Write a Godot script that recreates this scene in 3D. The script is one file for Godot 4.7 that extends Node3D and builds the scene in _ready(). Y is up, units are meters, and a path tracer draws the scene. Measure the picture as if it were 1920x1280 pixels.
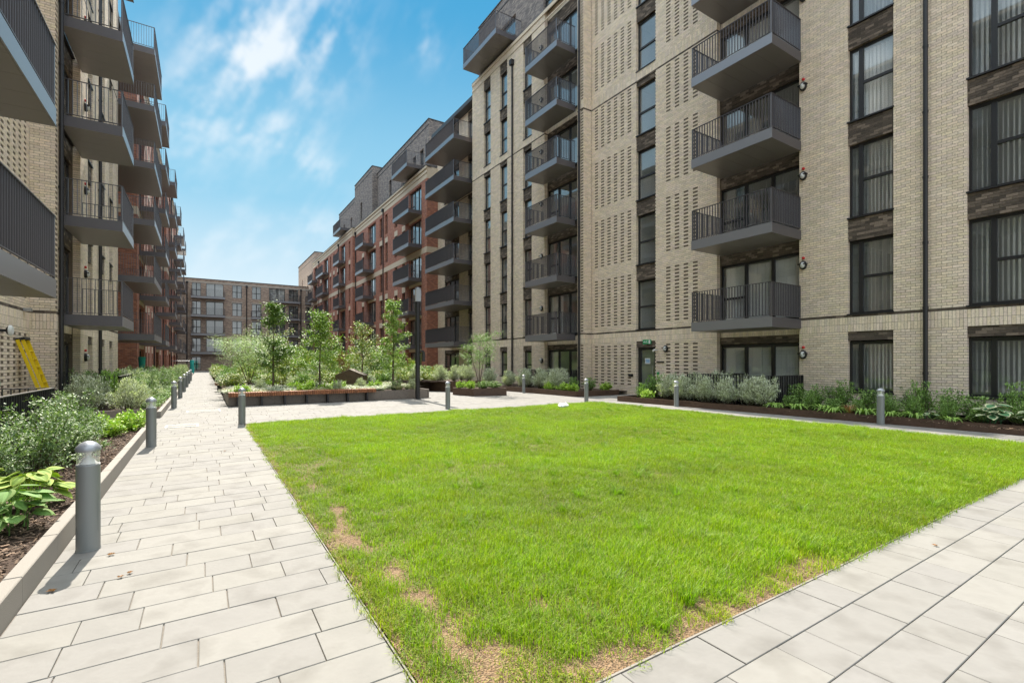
extends Node3D
# Courtyard between two blocks of flats. World: x to the right of the path, y up, -z along the path.

const ST := 2.97            # storey height
const EYE := Vector3(0, 1.56, 0)
const YAW := -0.5701        # the camera looks this far to the right of the path
const MIRROR := 12.75       # the left block mirrors the right one about x = MIRROR / 2

var rng := RandomNumberGenerator.new()
var M := {}
var cache := {}
var cube: ArrayMesh


class MB:
	var v := PackedVector3Array()
	var n := PackedVector3Array()
	var c := PackedColorArray()
	var i := PackedInt32Array()

	func tri(a: Vector3, b: Vector3, d: Vector3, col := Color.WHITE, nn := Vector3.ZERO) -> void:
		var k := v.size()
		var nor := (b - a).cross(d - a).normalized() if nn == Vector3.ZERO else nn
		v.append(a); v.append(b); v.append(d)
		for q in 3:
			n.append(nor); c.append(col)
		i.append(k); i.append(k + 2); i.append(k + 1)

	func quad(a: Vector3, b: Vector3, d: Vector3, e: Vector3, col := Color.WHITE) -> void:
		var k := v.size()
		var nor := (b - a).cross(e - a).normalized()
		v.append(a); v.append(b); v.append(d); v.append(e)
		for q in 4:
			n.append(nor); c.append(col)
		i.append(k); i.append(k + 2); i.append(k + 1); i.append(k); i.append(k + 3); i.append(k + 2)

	func box(p: Vector3, q: Vector3, col := Color.WHITE, t := Transform3D()) -> void:
		var a := Vector3(minf(p.x, q.x), minf(p.y, q.y), minf(p.z, q.z))
		var b := Vector3(maxf(p.x, q.x), maxf(p.y, q.y), maxf(p.z, q.z))
		var w := []
		for k in 8:
			w.append(t * Vector3(b.x if k & 1 else a.x, b.y if k & 2 else a.y, b.z if k & 4 else a.z))
		quad(w[4], w[5], w[7], w[6], col)
		quad(w[1], w[0], w[2], w[3], col)
		quad(w[5], w[1], w[3], w[7], col)
		quad(w[0], w[4], w[6], w[2], col)
		quad(w[6], w[7], w[3], w[2], col)
		quad(w[0], w[1], w[5], w[4], col)

	# a box whose top edges are chamfered by b
	func chamfered(p: Vector3, q: Vector3, b: float, col := Color.WHITE) -> void:
		var y1 := q.y - b
		var l := [Vector3(p.x, p.y, p.z), Vector3(q.x, p.y, p.z), Vector3(q.x, p.y, q.z), Vector3(p.x, p.y, q.z)]
		var m := []
		for k in l:
			m.append(Vector3(k.x, y1, k.z))
		var t := [Vector3(p.x + b, q.y, p.z + b), Vector3(q.x - b, q.y, p.z + b), Vector3(q.x - b, q.y, q.z - b), Vector3(p.x + b, q.y, q.z - b)]
		for k in 4:
			var j := (k + 1) % 4
			quad(l[j], l[k], m[k], m[j], col)
			quad(m[j], m[k], t[k], t[j], col)
		quad(t[3], t[2], t[1], t[0], col)

	func ring_surface(rings: Array, col := Color.WHITE, closed := true) -> void:
		# rings of equal length, smooth normals
		var m: int = rings[0].size()
		var k := v.size()
		for r in rings.size():
			for s in m:
				var p: Vector3 = rings[r][s]
				var du: Vector3 = rings[r][(s + 1) % m] - rings[r][(s + m - 1) % m]
				var dv: Vector3 = rings[mini(r + 1, rings.size() - 1)][s] - rings[maxi(r - 1, 0)][s]
				var nn := dv.cross(du).normalized()
				v.append(p); n.append(nn); c.append(col)
		for r in rings.size() - 1:
			for s in m:
				var a := k + r * m + s
				var b := k + r * m + (s + 1) % m
				i.append(a); i.append(b); i.append(a + m)
				i.append(b); i.append(b + m); i.append(a + m)

	func lathe(prof: Array, sides: int, at := Vector3.ZERO, col := Color.WHITE) -> void:
		# prof: [radius, height] from the bottom up, an edge wherever a point repeats
		var run := []
		for k in prof.size():
			var ring := []
			for s in sides:
				var w := TAU * s / sides
				ring.append(at + Vector3(cos(w) * prof[k][0], prof[k][1], -sin(w) * prof[k][0]))
			if k > 0 and prof[k] == prof[k - 1]:
				ring_surface(run, col)
				run = []
			run.append(ring)
		ring_surface(run, col)

	func tube(pts: Array, rad: Array, sides := 6, col := Color.WHITE) -> void:
		var rings := []
		for k in pts.size():
			var d: Vector3 = (pts[mini(k + 1, pts.size() - 1)] - pts[maxi(k - 1, 0)]).normalized()
			var s := d.cross(Vector3(0.31, 0.2, 0.93)).normalized()
			var t := d.cross(s)
			var ring := []
			for q in sides:
				var w := TAU * q / sides
				ring.append(pts[k] + (s * cos(w) - t * sin(w)) * rad[k])
			rings.append(ring)
		ring_surface(rings, col)
		var last: Array = rings[-1]
		for q in range(1, sides - 1):
			tri(last[0], last[q + 1], last[q], col)

	func leaf(p: Vector3, d: Vector3, side: Vector3, ln: float, wd: float, col: Color, lift := 0.0) -> void:
		var up := side.cross(d)
		var a := p + d * ln * 0.45 + side * wd * 0.5 + up * lift
		var b := p + d * ln * 0.45 - side * wd * 0.5 + up * lift
		tri(p, a, p + d * ln, col)
		tri(p, p + d * ln, b, col)

	func mesh(mat: Material) -> ArrayMesh:
		var arr := []
		arr.resize(Mesh.ARRAY_MAX)
		arr[Mesh.ARRAY_VERTEX] = v
		arr[Mesh.ARRAY_NORMAL] = n
		arr[Mesh.ARRAY_COLOR] = c
		arr[Mesh.ARRAY_INDEX] = i
		var m := ArrayMesh.new()
		if v.size():
			m.add_surface_from_arrays(Mesh.PRIMITIVE_TRIANGLES, arr)
			m.surface_set_material(0, mat)
		return m


# ------------------------------------------------------------------ nodes

func node(called: String, parent: Node = self, at := Vector3.ZERO, turn := 0.0) -> Node3D:
	var o := Node3D.new()
	o.name = called
	o.position = at
	o.rotation.y = turn
	parent.add_child(o, true)
	return o

func put(called: String, mesh: Mesh, parent: Node = self, at := Vector3.ZERO, turn := 0.0) -> MeshInstance3D:
	var o := MeshInstance3D.new()
	o.name = called
	o.mesh = mesh
	o.position = at
	o.rotation.y = turn
	parent.add_child(o, true)
	return o

func tag(o: Node, label: String, category := "", group := "", kind := "") -> Node:
	o.set_meta("label", label)
	if category: o.set_meta("category", category)
	if group: o.set_meta("group", group)
	if kind: o.set_meta("kind", kind)
	return o

func stuff(o: Node) -> Node:
	o.set_meta("kind", "stuff")
	return o

func many(called: String, mesh: Mesh, where: Array, tint: Array, parent: Node) -> MultiMeshInstance3D:
	var mm := MultiMesh.new()
	mm.transform_format = MultiMesh.TRANSFORM_3D
	mm.use_colors = tint.size() > 0
	mm.mesh = mesh
	mm.instance_count = where.size()
	for k in where.size():
		mm.set_instance_transform(k, where[k])
		if tint.size():
			mm.set_instance_color(k, tint[k])
	var o := MultiMeshInstance3D.new()
	o.name = called
	o.multimesh = mm
	parent.add_child(o, true)
	stuff(o)
	return o

func R(a: float, b: float) -> float:
	return rng.randf_range(a, b)

# pixel of the photograph (1920 wide) a point falls on, and its depth
func seen(p: Vector3) -> Vector3:
	var s := sin(-YAW)
	var c := cos(-YAW)
	var d := p.x * s - p.z * c
	return Vector3(960 + 905 * (p.x * c + p.z * s) / d, 677 - 905 * (p.y - EYE.y) / d, d)

func in_frame(p: Vector3) -> bool:
	var q := seen(p)
	return q.z > 0.5 and q.x > -10 and q.x < 1930 and q.y > -10 and q.y < 1290


# ------------------------------------------------------------------ materials

func noise_tex(freq: float, oct: int, seed_: int, ramp: Array, size := 512, normal := false, kind := FastNoiseLite.TYPE_SIMPLEX_SMOOTH) -> NoiseTexture2D:
	var f := FastNoiseLite.new()
	f.noise_type = kind
	f.seed = seed_
	f.frequency = freq
	f.fractal_octaves = oct
	var t := NoiseTexture2D.new()
	t.width = size
	t.height = size
	t.seamless = true
	t.noise = f
	if normal:
		t.as_normal_map = true
		t.bump_strength = 4.0
	if ramp.size():
		var g := Gradient.new()
		g.offsets = PackedFloat32Array(range(ramp.size()).map(func(k): return k / float(ramp.size() - 1)))
		g.colors = PackedColorArray(ramp)
		t.color_ramp = g
	return t

func mat(col: Color, rough := 0.8, metal := 0.0) -> StandardMaterial3D:
	# col: linear base colour
	var m := StandardMaterial3D.new()
	m.albedo_color = col.linear_to_srgb()
	m.roughness = rough
	m.metallic = metal
	return m

func tri_tex(m: StandardMaterial3D, tex: Texture2D, per_metre: float, bump: Texture2D = null, cm := 1.0, world := true) -> StandardMaterial3D:
	m.uv1_triplanar = true
	m.uv1_world_triplanar = world
	m.uv1_scale = Vector3.ONE * per_metre
	m.uv1_triplanar_sharpness = 8.0
	if tex: m.albedo_texture = tex
	if bump:
		m.heightmap_enabled = true
		m.heightmap_texture = bump
		m.heightmap_scale = cm
	return m

func brick_image(light: Array, joint: Color, seed_: int) -> ImageTexture:
	# 8 x 24 bricks seen from far away: 1.8 m square
	var g := RandomNumberGenerator.new()
	g.seed = seed_
	var im := Image.create(512, 512, false, Image.FORMAT_RGB8)
	im.fill(joint.linear_to_srgb())
	for row in 24:
		var y := int(row * 512 / 24.0)
		var y1 := int((row + 1) * 512 / 24.0) - 3
		for k in 8:
			var off := 32 * (row % 2)
			var col: Color = light[g.randi() % light.size()]
			col = (col * g.randf_range(0.85, 1.12)).linear_to_srgb()
			var x0 := k * 64 + off
			im.fill_rect(Rect2i(x0 % 512, y, mini(61, 512 - x0 % 512), y1 - y), col)
			if x0 % 512 + 61 > 512:
				im.fill_rect(Rect2i(0, y, x0 % 512 + 61 - 512, y1 - y), col)
	return ImageTexture.create_from_image(im)

func make_materials() -> void:
	var grain := noise_tex(0.03, 5, 3, [Color(0.80, 0.80, 0.80), Color(1, 1, 1), Color(0.88, 0.88, 0.88)])
	var grit := noise_tex(0.12, 4, 5, [])
	var b := mat(Color(1, 1, 1), 0.92)
	b.vertex_color_use_as_albedo = true
	tri_tex(b, grain, 0.9, grit, 0.25)
	M.brick = b
	M.cream_tone = []
	for k in 6:
		M.cream_tone.append(tri_tex(mat(cream() , 0.92), grain, 0.9, grit, 0.25))
	M.mortar = tri_tex(mat(Color(0.17, 0.13, 0.095), 0.95), grain, 1.0, grit, 0.2)
	M.red_wall = tri_tex(mat(Color(1, 1, 1), 0.92), brick_image([Color(0.36, 0.135, 0.085), Color(0.31, 0.115, 0.075), Color(0.42, 0.175, 0.11), Color(0.26, 0.105, 0.08)], Color(0.33, 0.22, 0.17), 1), 1 / 1.8)
	M.grey_wall = tri_tex(mat(Color(1, 1, 1), 0.92), brick_image([Color(0.21, 0.18, 0.165), Color(0.155, 0.135, 0.13), Color(0.26, 0.22, 0.195), Color(0.115, 0.10, 0.10)], Color(0.23, 0.205, 0.185), 2), 1 / 1.8)
	M.brown_wall = tri_tex(mat(Color(1, 1, 1), 0.92), brick_image([Color(0.35, 0.26, 0.20), Color(0.29, 0.21, 0.165), Color(0.40, 0.30, 0.235), Color(0.24, 0.175, 0.145)], Color(0.36, 0.29, 0.24), 3), 1 / 1.8)
	M.stone = tri_tex(mat(Color(0.62, 0.52, 0.40), 0.85), grain, 0.7, grit, 0.1)
	M.pale_stone = tri_tex(mat(Color(0.42, 0.37, 0.32), 0.85), grain, 0.7)
	M.coping = mat(Color(0.05, 0.05, 0.053), 0.5, 0.3)
	M.frame = mat(Color(0.018, 0.017, 0.018), 0.42, 0.1)
	M.metal = mat(Color(0.105, 0.096, 0.103), 0.42, 0.35)
	M.fascia = mat(Color(0.24, 0.235, 0.25), 0.32, 0.45)
	M.soffit = mat(Color(0.20, 0.183, 0.18), 0.38, 0.30)
	M.decking = mat(Color(0.2, 0.18, 0.16), 0.7)
	M.pipe = mat(Color(0.022, 0.020, 0.022), 0.45, 0.2)
	var gl := mat(Color(0.80, 0.88, 0.88), 0.0)
	gl.albedo_color.a = 0.02
	gl.transparency = BaseMaterial3D.TRANSPARENCY_ALPHA
	gl.metallic_specular = 1.0
	gl.refraction_scale = 0.05
	M.glass = gl
	M.blind = mat(Color(0.74, 0.74, 0.72), 0.85)
	M.blind.backlight_enabled = true
	M.blind.backlight = Color(0.5, 0.5, 0.48)
	M.inner = mat(Color(0.62, 0.61, 0.57), 0.9)
	var speck := noise_tex(0.25, 3, 11, [Color(0.86, 0.86, 0.85), Color(1, 1, 1), Color(0.95, 0.94, 0.92)])
	var stain := noise_tex(0.012, 5, 12, [Color(0.88, 0.87, 0.855), Color(1, 0.995, 0.985), Color(0.95, 0.945, 0.935)])
	var pv := mat(Color(1, 1, 1), 0.88)
	pv.vertex_color_use_as_albedo = true
	tri_tex(pv, stain, 0.35, grit, 0.12)
	pv.detail_enabled = false
	M.paver = pv
	M.paver_tone = []
	for k in 6:
		M.paver_tone.append(tri_tex(mat(paver_col(), 0.88), stain, 0.35, grit, 0.12))
	M.joint = tri_tex(mat(Color(0.19, 0.165, 0.135), 0.95), grain, 2.0, grit, 0.3)
	M.kerb = tri_tex(mat(Color(0.215, 0.195, 0.17), 0.8), speck, 1.5, grit, 0.1)
	M.soil = tri_tex(mat(Color(0.07, 0.045, 0.03), 0.95), noise_tex(0.05, 5, 21, [Color(0.5, 0.45, 0.42), Color(1, 0.95, 0.9), Color(0.75, 0.7, 0.65)]), 1.2, grit, 1.5)
	M.dry = tri_tex(mat(Color(0.235, 0.155, 0.085), 0.95), noise_tex(0.04, 5, 22, [Color(0.55, 0.5, 0.45), Color(1, 1, 1), Color(0.8, 0.72, 0.62)]), 1.0, grit, 2.0)
	M.chip = mat(Color(1, 1, 1), 0.9)
	M.chip.vertex_color_use_as_albedo = true
	var lf := mat(Color(1, 1, 1), 0.55)
	lf.vertex_color_use_as_albedo = true
	lf.backlight_enabled = true
	lf.backlight = Color(0.55, 0.62, 0.30)
	M.leaf = lf
	M.broad_leaf = lf.duplicate()
	M.broad_leaf.roughness = 0.78
	var gr := mat(Color(1, 1, 1), 0.6)
	gr.vertex_color_use_as_albedo = true
	gr.roughness = 0.6
	gr.backlight_enabled = true
	gr.backlight = Color(0.9, 1.0, 0.35)
	M.grass = gr
	M.bark = tri_tex(mat(Color(0.12, 0.085, 0.06), 0.9), grain, 3.0, grit, 0.4)
	M.corten = tri_tex(mat(Color(0.095, 0.055, 0.036), 0.55, 0.15), noise_tex(0.01, 4, 31, [Color(0.8, 0.78, 0.76), Color(1, 1, 1), Color(0.9, 0.86, 0.82)]), 0.8)
	M.planter = tri_tex(mat(Color(0.21, 0.17, 0.14), 0.6, 0.1), grain, 0.6)
	M.timber = []
	for k in 6:
		M.timber.append(tri_tex(mat(Color(0.34, 0.135, 0.055) * R(0.7, 1.25), 0.7), noise_tex(0.05, 4, 40 + k, [Color(0.75, 0.72, 0.7), Color(1, 1, 1)], 128), 1.5))
	M.bollard = mat(Color(0.20, 0.208, 0.205), 0.48, 0.2)
	M.cap = mat(Color(0.30, 0.31, 0.33), 0.35, 0.4)
	var ln := mat(Color(0.93, 0.96, 0.93), 0.02)
	ln.albedo_color.a = 0.16
	ln.transparency = BaseMaterial3D.TRANSPARENCY_ALPHA
	M.lens = ln
	M.white = mat(Color(0.6, 0.6, 0.58), 0.6)
	M.black = mat(Color(0.015, 0.015, 0.016), 0.5)
	M.yellow = mat(Color(0.72, 0.50, 0.0), 0.45)
	M.steel = mat(Color(0.5, 0.5, 0.5), 0.35, 0.8)
	M.red = mat(Color(0.55, 0.02, 0.02), 0.4)
	M.green = mat(Color(0.0, 0.26, 0.09), 0.5)
	M.teal = mat(Color(0.02, 0.33, 0.29), 0.75)
	M.blue = mat(Color(0.05, 0.25, 0.5), 0.6)
	M.bag = mat(Color(0.82, 0.82, 0.82), 0.5)

func cream() -> Color:
	var k := R(0.86, 1.08)
	return Color(0.78 * k, 0.65 * k * R(0.97, 1.02), 0.51 * k * R(0.93, 1.05))

func darkbrick() -> Color:
	var k := R(0.55, 1.0) if rng.randf() < 0.65 else R(1.0, 2.1)
	return Color(0.115 * k, 0.088 * k, 0.068 * k)

func redbrick() -> Color:
	var k := R(0.75, 1.25)
	return Color(0.30 * k, 0.085 * k, 0.048 * k)

func paver_col() -> Color:
	var k := R(0.93, 1.05)
	return Color(0.197 * k, 0.191 * k, 0.181 * k * R(0.97, 1.02))


# ------------------------------------------------------------------ sky

const TINT := 1.0 / 3.55    # the exposure below is 3.9

func sky_picture() -> ImageTexture:
	var w := 1792
	var h := 896
	var im := Image.create(w, h, false, Image.FORMAT_RGBF)
	var big := FastNoiseLite.new()
	big.seed = 3
	big.frequency = 1.5
	big.fractal_octaves = 3
	var wisp := FastNoiseLite.new()
	wisp.seed = 8
	wisp.frequency = 3.2
	wisp.fractal_octaves = 6
	wisp.fractal_gain = 0.6
	# clouds in view: degrees right of the path, height, spread along and across, strength
	var puffs := []
	for q in [[545, 60, 7.0, 5.0, 0.75, 0.7], [470, 110, 4.0, 3.0, 0.5, 0.6], [400, 60, 4.0, 3.5, 0.45, 0.5], [500, 255, 5.0, 2.4, 0.7, 0.2], [340, 215, 4.0, 4.0, 0.65, 0.0], [600, 315, 3.0, 1.6, 0.5, -0.3], [800, 80, 2.2, 2.6, 0.4, 0.7], [620, 110, 4.0, 3.0, 0.35, 0.7], [580, 430, 6.0, 3.0, 0.45, 0.0], [360, 450, 8.0, 4.0, 0.3, 0.0]]:
		var x: float = (q[0] - 960) / 905.0
		var y: float = (677 - q[1]) / 905.0
		puffs.append([rad_to_deg(atan(x)) + 32.66, rad_to_deg(atan(y / sqrt(1 + x * x))), q[2], q[3], q[4], q[5]])
	var top := Color(0.072, 0.37, 0.66)
	var mid := Color(0.30, 0.61, 0.81)
	var low := Color(0.86, 0.93, 0.96)
	var sun := Vector3(sin(SUN_AZ) * cos(SUN_EL), sin(SUN_EL), -cos(SUN_AZ) * cos(SUN_EL))
	for j in h:
		var el := PI / 2 - PI * (j + 0.5) / h
		var sy := sin(el)
		var cy := cos(el)
		var e := maxf(rad_to_deg(el), 0.0)
		for i in w:
			var az := wrapf(TAU * (i + 0.5) / w, -PI, PI)      # 0 looks along the path, grows to the right
			if el < -0.05:
				im.set_pixel(i, j, low * TINT)
				continue
			var d := Vector3(sin(az) * cy, sy, -cos(az) * cy)
			var c: Color
			if e < 17.0: c = low.lerp(mid, pow(e / 17.0, 1.25))
			else: c = mid.lerp(top, smoothstep(17.0, 38.0, e))
			# clouds on a flat layer
			var k := 1.0 / (sy + 0.22)
			var px := d.x * k
			var pz := d.z * k
			var ad := rad_to_deg(az)
			var su := (ad * 0.62 + e * 0.78) * 0.035
			var sv := (-ad * 0.78 + e * 0.62) * 0.085
			var n := (wisp.get_noise_3d(su, sv, 0.3) * 0.75 + wisp.get_noise_3d(px * 1.3, pz * 1.3, 2.0) * 0.35) * 0.62 + 0.5 if absf(ad) < 120 else wisp.get_noise_3d(px, pz, 0.3) * 0.5 + 0.5
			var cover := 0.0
			var fill_veil := 0.0
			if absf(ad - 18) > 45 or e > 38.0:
				# bright veil added outside the view, made up to lift the shaded facades
				fill_veil = clampf(maxf(0.35 * (absf(ad - 18) - 45) / 40.0, (e - 38.0) / 14.0), 0.0, 0.35 + 0.65 * smoothstep(20.0, 50.0, e))
				cover = clampf(0.55 + big.get_noise_3d(px, 0.5, pz) * 1.2, 0.0, 0.95) * fill_veil
			for p in puffs:
				var dx: float = ad - p[0]
				var dy: float = e - p[1]
				var u: float = (dx * cos(p[5]) + dy * sin(p[5])) / p[2]
				var v: float = (-dx * sin(p[5]) + dy * cos(p[5])) / p[3]
				var q := u * u + v * v
				if q < 5.0: cover += p[4] * exp(-q)
			var dens := clampf(cover * 0.85 * smoothstep(0.36, 0.84, n + cover * 0.10), 0.0, 0.78 if fill_veil == 0.0 else 0.85)
			c = c.lerp(Color(2.15, 2.3, 2.38), fill_veil * 0.85)  # added fill: sky out of view raised well above the visible sky
			c = c.lerp(Color(0.95, 0.97, 0.99) * (1.0 + 2.1 * fill_veil), dens)
			var glow := pow(maxf(d.dot(sun), 0.0), 150.0)
			c = c + Color(2.0, 1.95, 1.85) * glow
			c = c * (1.0 + 0.9 * fill_veil * pow(maxf(d.dot(sun), 0.0), 3.0))
			im.set_pixel(i, j, c * TINT)
	return ImageTexture.create_from_image(im)


func _ready() -> void:
	rng.seed = 20240
	var cam := Camera3D.new()
	cam.name = "camera"
	cam.projection = Camera3D.PROJECTION_FRUSTUM
	cam.near = 0.1
	cam.far = 1500.0
	cam.size = 0.1 * 1280.0 / 905.0
	cam.frustum_offset = Vector2(0, 0.1 * 37.0 / 905.0)
	cam.position = EYE
	cam.rotation.y = YAW
	cam.current = true
	add_child(cam)
	var env := Environment.new()
	env.background_mode = Environment.BG_SKY
	env.sky = Sky.new()
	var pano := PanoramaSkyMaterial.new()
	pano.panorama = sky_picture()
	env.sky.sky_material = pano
	env.tonemap_mode = Environment.TONE_MAPPER_LINEAR
	env.tonemap_exposure = 3.9
	env.sdfgi_enabled = true
	env.ssao_enabled = true
	env.ssil_enabled = true
	var we := WorldEnvironment.new()
	we.name = "environment"
	we.environment = env
	add_child(we)
	var sun := DirectionalLight3D.new()
	sun.name = "sun"
	sun.light_energy = 0.92
	sun.light_color = Color(1.0, 0.965, 0.91)
	sun.light_angular_distance = 0.5
	sun.shadow_enabled = true
	add_child(sun)
	sun.look_at_from_position(Vector3.ZERO, -Vector3(sin(SUN_AZ) * cos(SUN_EL), sin(SUN_EL), -cos(SUN_AZ) * cos(SUN_EL)))
	make_materials()
	var m := MB.new()
	m.box(Vector3(-0.5, -0.5, -0.5), Vector3(0.5, 0.5, 0.5))
	cube = m.mesh(M.brick)
	buildings()
	ground()
	lawn()
	beds()
	furniture()
	planting()


const SUN_AZ := 0.08        # a little right of the path
const SUN_EL := 0.83


# ------------------------------------------------------------------ walls

# A facade F: {k: "x" plane at F.p facing the courtyard, u is the distance along it; or "z" plane at distance F.p facing the camera, u is x}; s = 1 right, -1 left (mirrored)
func fx(p: float, s := 1) -> Dictionary: return {"k": "x", "p": p, "s": s}
func fz(p: float, s := 1) -> Dictionary: return {"k": "z", "p": p, "s": s}

func fp(f: Dictionary, u: float, y: float, d: float) -> Vector3:
	if f.k == "x":
		return Vector3(f.p - d, y, -u) if f.s > 0 else Vector3(MIRROR - f.p + d, y, -u)
	return Vector3(u if f.s > 0 else MIRROR - u, y, -f.p + d)

func fturn(f: Dictionary) -> float:
	return 0.0 if f.k == "z" else -PI / 2 * f.s

var batch := FastNoiseLite.new()
var bricks := []      # [centre, size, colour] collected for the wall being built

func lay(f: Dictionary, u0: float, u1: float, y0: float, y1: float, d: float, style: String, panels := []) -> void:
	var row := int(round(y0 / 0.075))
	var y := y0
	while y < y1 - 0.01:
		var h := minf(0.0650, y1 - y - 0.009)
		var k := int(floor(u0 / 0.225)) - 1
		while k * 0.225 < u1 + 0.2:
			var a := k * 0.225 + (0.1125 if row % 2 else 0.0)
			var hole := false
			if row % 2 == 0 and posmod(k, 2) == 1:
				for p in panels:
					if a >= p[0] and a + 0.225 <= p[1] and y >= p[2] and y + 0.075 <= p[3]:
						hole = true
			var x0 := maxf(a, u0)
			var x1 := minf(a + 0.2155, u1)
			k += 1
			if x1 - x0 < 0.03: continue
			var jit := R(-0.0015, 0.0015)
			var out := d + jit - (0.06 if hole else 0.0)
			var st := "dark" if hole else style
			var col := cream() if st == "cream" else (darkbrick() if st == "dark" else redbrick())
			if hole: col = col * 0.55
			elif st == "cream": col = col * (1.0 + 0.10 * batch.get_noise_2d(x0 * 3.0, y * 3.0) + 0.05 * batch.get_noise_2d(x0 * 14.0 + 50.0, y * 3.0))
			var lo := fp(f, x0, y, out)
			var hi := fp(f, x1, y + h, out - (0.16 if style == "dark" else 0.2))
			bricks.append([(lo + hi) / 2, (hi - lo).abs(), col])
		y += 0.075
		row += 1

func soldiers(f: Dictionary, u0: float, u1: float, y0: float, d: float) -> void:
	for r in 2:
		var u := floorf(u0 / 0.075) * 0.075
		while u < u1:
			var x0 := maxf(u, u0)
			var x1 := minf(u + 0.067, u1)
			u += 0.075
			if x1 - x0 < 0.012: continue
			var lo := fp(f, x0, y0 + r * 0.225, d + R(-0.001, 0.001))
			var hi := fp(f, x1, y0 + r * 0.225 + 0.216, d - 0.2)
			bricks.append([(lo + hi) / 2, (hi - lo).abs(), cream()])

# a stretch of brick wall with its mortar behind; the two soldier bands run through it
func brick_wall(w: MB, f: Dictionary, u0: float, u1: float, y0: float, y1: float, d := 0.0, style := "cream", panels := []) -> void:
	var g := 0.008
	w.box(fp(f, u0 + g, y0, d - 0.012), fp(f, u1 - g, y1, d - 0.32))
	if style == "cream":
		var y := y0
		for b in [[2.475, "sd"], [14.4, "ds"]]:
			var top: float = b[0] + 0.525
			if y0 <= b[0] + 0.01 and y1 >= top - 0.01:
				lay(f, u0, u1, y, b[0], d, style, panels)
				if b[1] == "sd":
					soldiers(f, u0, u1, b[0], d)
					lay(f, u0, u1, b[0] + 0.45, top, d + 0.004, "dark")
				else:
					lay(f, u0, u1, b[0], b[0] + 0.075, d + 0.004, "dark")
					soldiers(f, u0, u1, b[0] + 0.075, d)
				y = top
		lay(f, u0, u1, y, y1, d, style, panels)
	else:
		lay(f, u0, u1, y0, y1, d, style)

# the bricks collected so far: the pieces largest in the photograph one by one, the rest as one part
func finish_bricks(wall: Node3D, most: int) -> void:
	var order := []
	for k in bricks.size():
		var p: Vector3 = bricks[k][0]
		if most and in_frame(p):
			order.append([seen(p).z, k])
	order.sort_custom(func(a, b): return a[0] < b[0])
	var single := {}
	for q in mini(most, order.size()):
		single[order[q][1]] = true
	var where := []
	var tint := []
	for k in bricks.size():
		var b: Array = bricks[k]
		if single.has(k):
			var o := put("brick", cube, wall, b[0])
			o.scale = b[1]
			o.material_override = M.cream_tone[k % 6] if b[2].g > 0.3 else M.dark_tone[k % 4]
		else:
			where.append(Transform3D(Basis.from_scale(b[1]), b[0]))
			tint.append(b[2])
	if where.size():
		many("brickwork", cube, where, tint, wall)
	bricks = []

# a wall of one material with openings [u0, u1, y0, y1], grouped into columns
func punched(w: MB, f: Dictionary, u0: float, u1: float, y0: float, y1: float, holes: Array, d := 0.0, thick := 0.3) -> void:
	var cols := {}
	for h in holes:
		var key := Vector2(h[0], h[1])
		if not cols.has(key): cols[key] = []
		cols[key].append(h)
	var keys := cols.keys()
	keys.sort_custom(func(a, b): return a.x < b.x)
	var u := u0
	for k in keys:
		if k.x > u: w.box(fp(f, u, y0, d), fp(f, k.x, y1, d - thick))
		var list: Array = cols[k]
		list.sort_custom(func(a, b): return a[2] < b[2])
		var y := y0
		for h in list:
			if h[2] > y: w.box(fp(f, k.x, y, d), fp(f, k.y, h[2], d - thick))
			y = h[3]
		if y < y1: w.box(fp(f, k.x, y, d), fp(f, k.y, y1, d - thick))
		u = k.y
	if u < u1: w.box(fp(f, u, y0, d), fp(f, u1, y1, d - thick))


# ------------------------------------------------------------------ windows

# meshes of a window w wide and h high, seen from outside: [frame, panes as rects]
func window_set(w: float, h: float, lay_: String) -> Array:
	var key := "%s %.2f %.2f" % [lay_, w, h]
	if cache.has(key): return cache[key]
	var m := MB.new()
	var t := 0.055
	var z0 := -0.07
	m.box(Vector3(-w / 2, 0, z0), Vector3(-w / 2 + t, h, 0))
	m.box(Vector3(w / 2 - t, 0, z0), Vector3(w / 2, h, 0))
	m.box(Vector3(-w / 2 + t, 0, z0), Vector3(w / 2 - t, t, -0.002))
	m.box(Vector3(-w / 2 + t, h - t - 0.03, z0), Vector3(w / 2 - t, h, -0.002))
	m.box(Vector3(-w / 2 - 0.02, -0.045, -0.05), Vector3(w / 2 + 0.02, 0.0, 0.17))
	var xs := [-w / 2 + t]
	var panes := []
	var cuts := []
	if lay_ in ["a", "g"]: cuts = [-w / 2 + w * 0.26]
	elif lay_ == "d3": cuts = [-w / 2 + w * 0.33, -w / 2 + w * 0.66]
	elif lay_ == "d2" or lay_ == "t2": cuts = [0.0]
	for c in cuts:
		m.box(Vector3(c - 0.055, t, z0 - 0.005), Vector3(c + 0.055, h - t - 0.03, 0.012))
		xs.append(c - 0.055)
		xs.append(c + 0.055)
	xs.append(w / 2 - t)
	for k in range(0, xs.size(), 2):
		var x0: float = xs[k]
		var x1: float = xs[k + 1]
		var split := 0.0
		if lay_ == "a" and k == 2: split = 0.5 * h
		elif lay_ == "n" or lay_ == "t2": split = 0.46 * h
		elif lay_ == "d3" and k == 0: split = 0.42 * h
		if split > 0.0:
			m.box(Vector3(x0, split - 0.04, z0 - 0.003), Vector3(x1, split + 0.04, 0.008))
			panes.append([x0, t, x1, split - 0.04])
			panes.append([x0, split + 0.04, x1, h - t - 0.03])
		else:
			panes.append([x0, t, x1, h - t - 0.03])
	cache[key] = [m.mesh(M.frame), panes]
	return cache[key]

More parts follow.
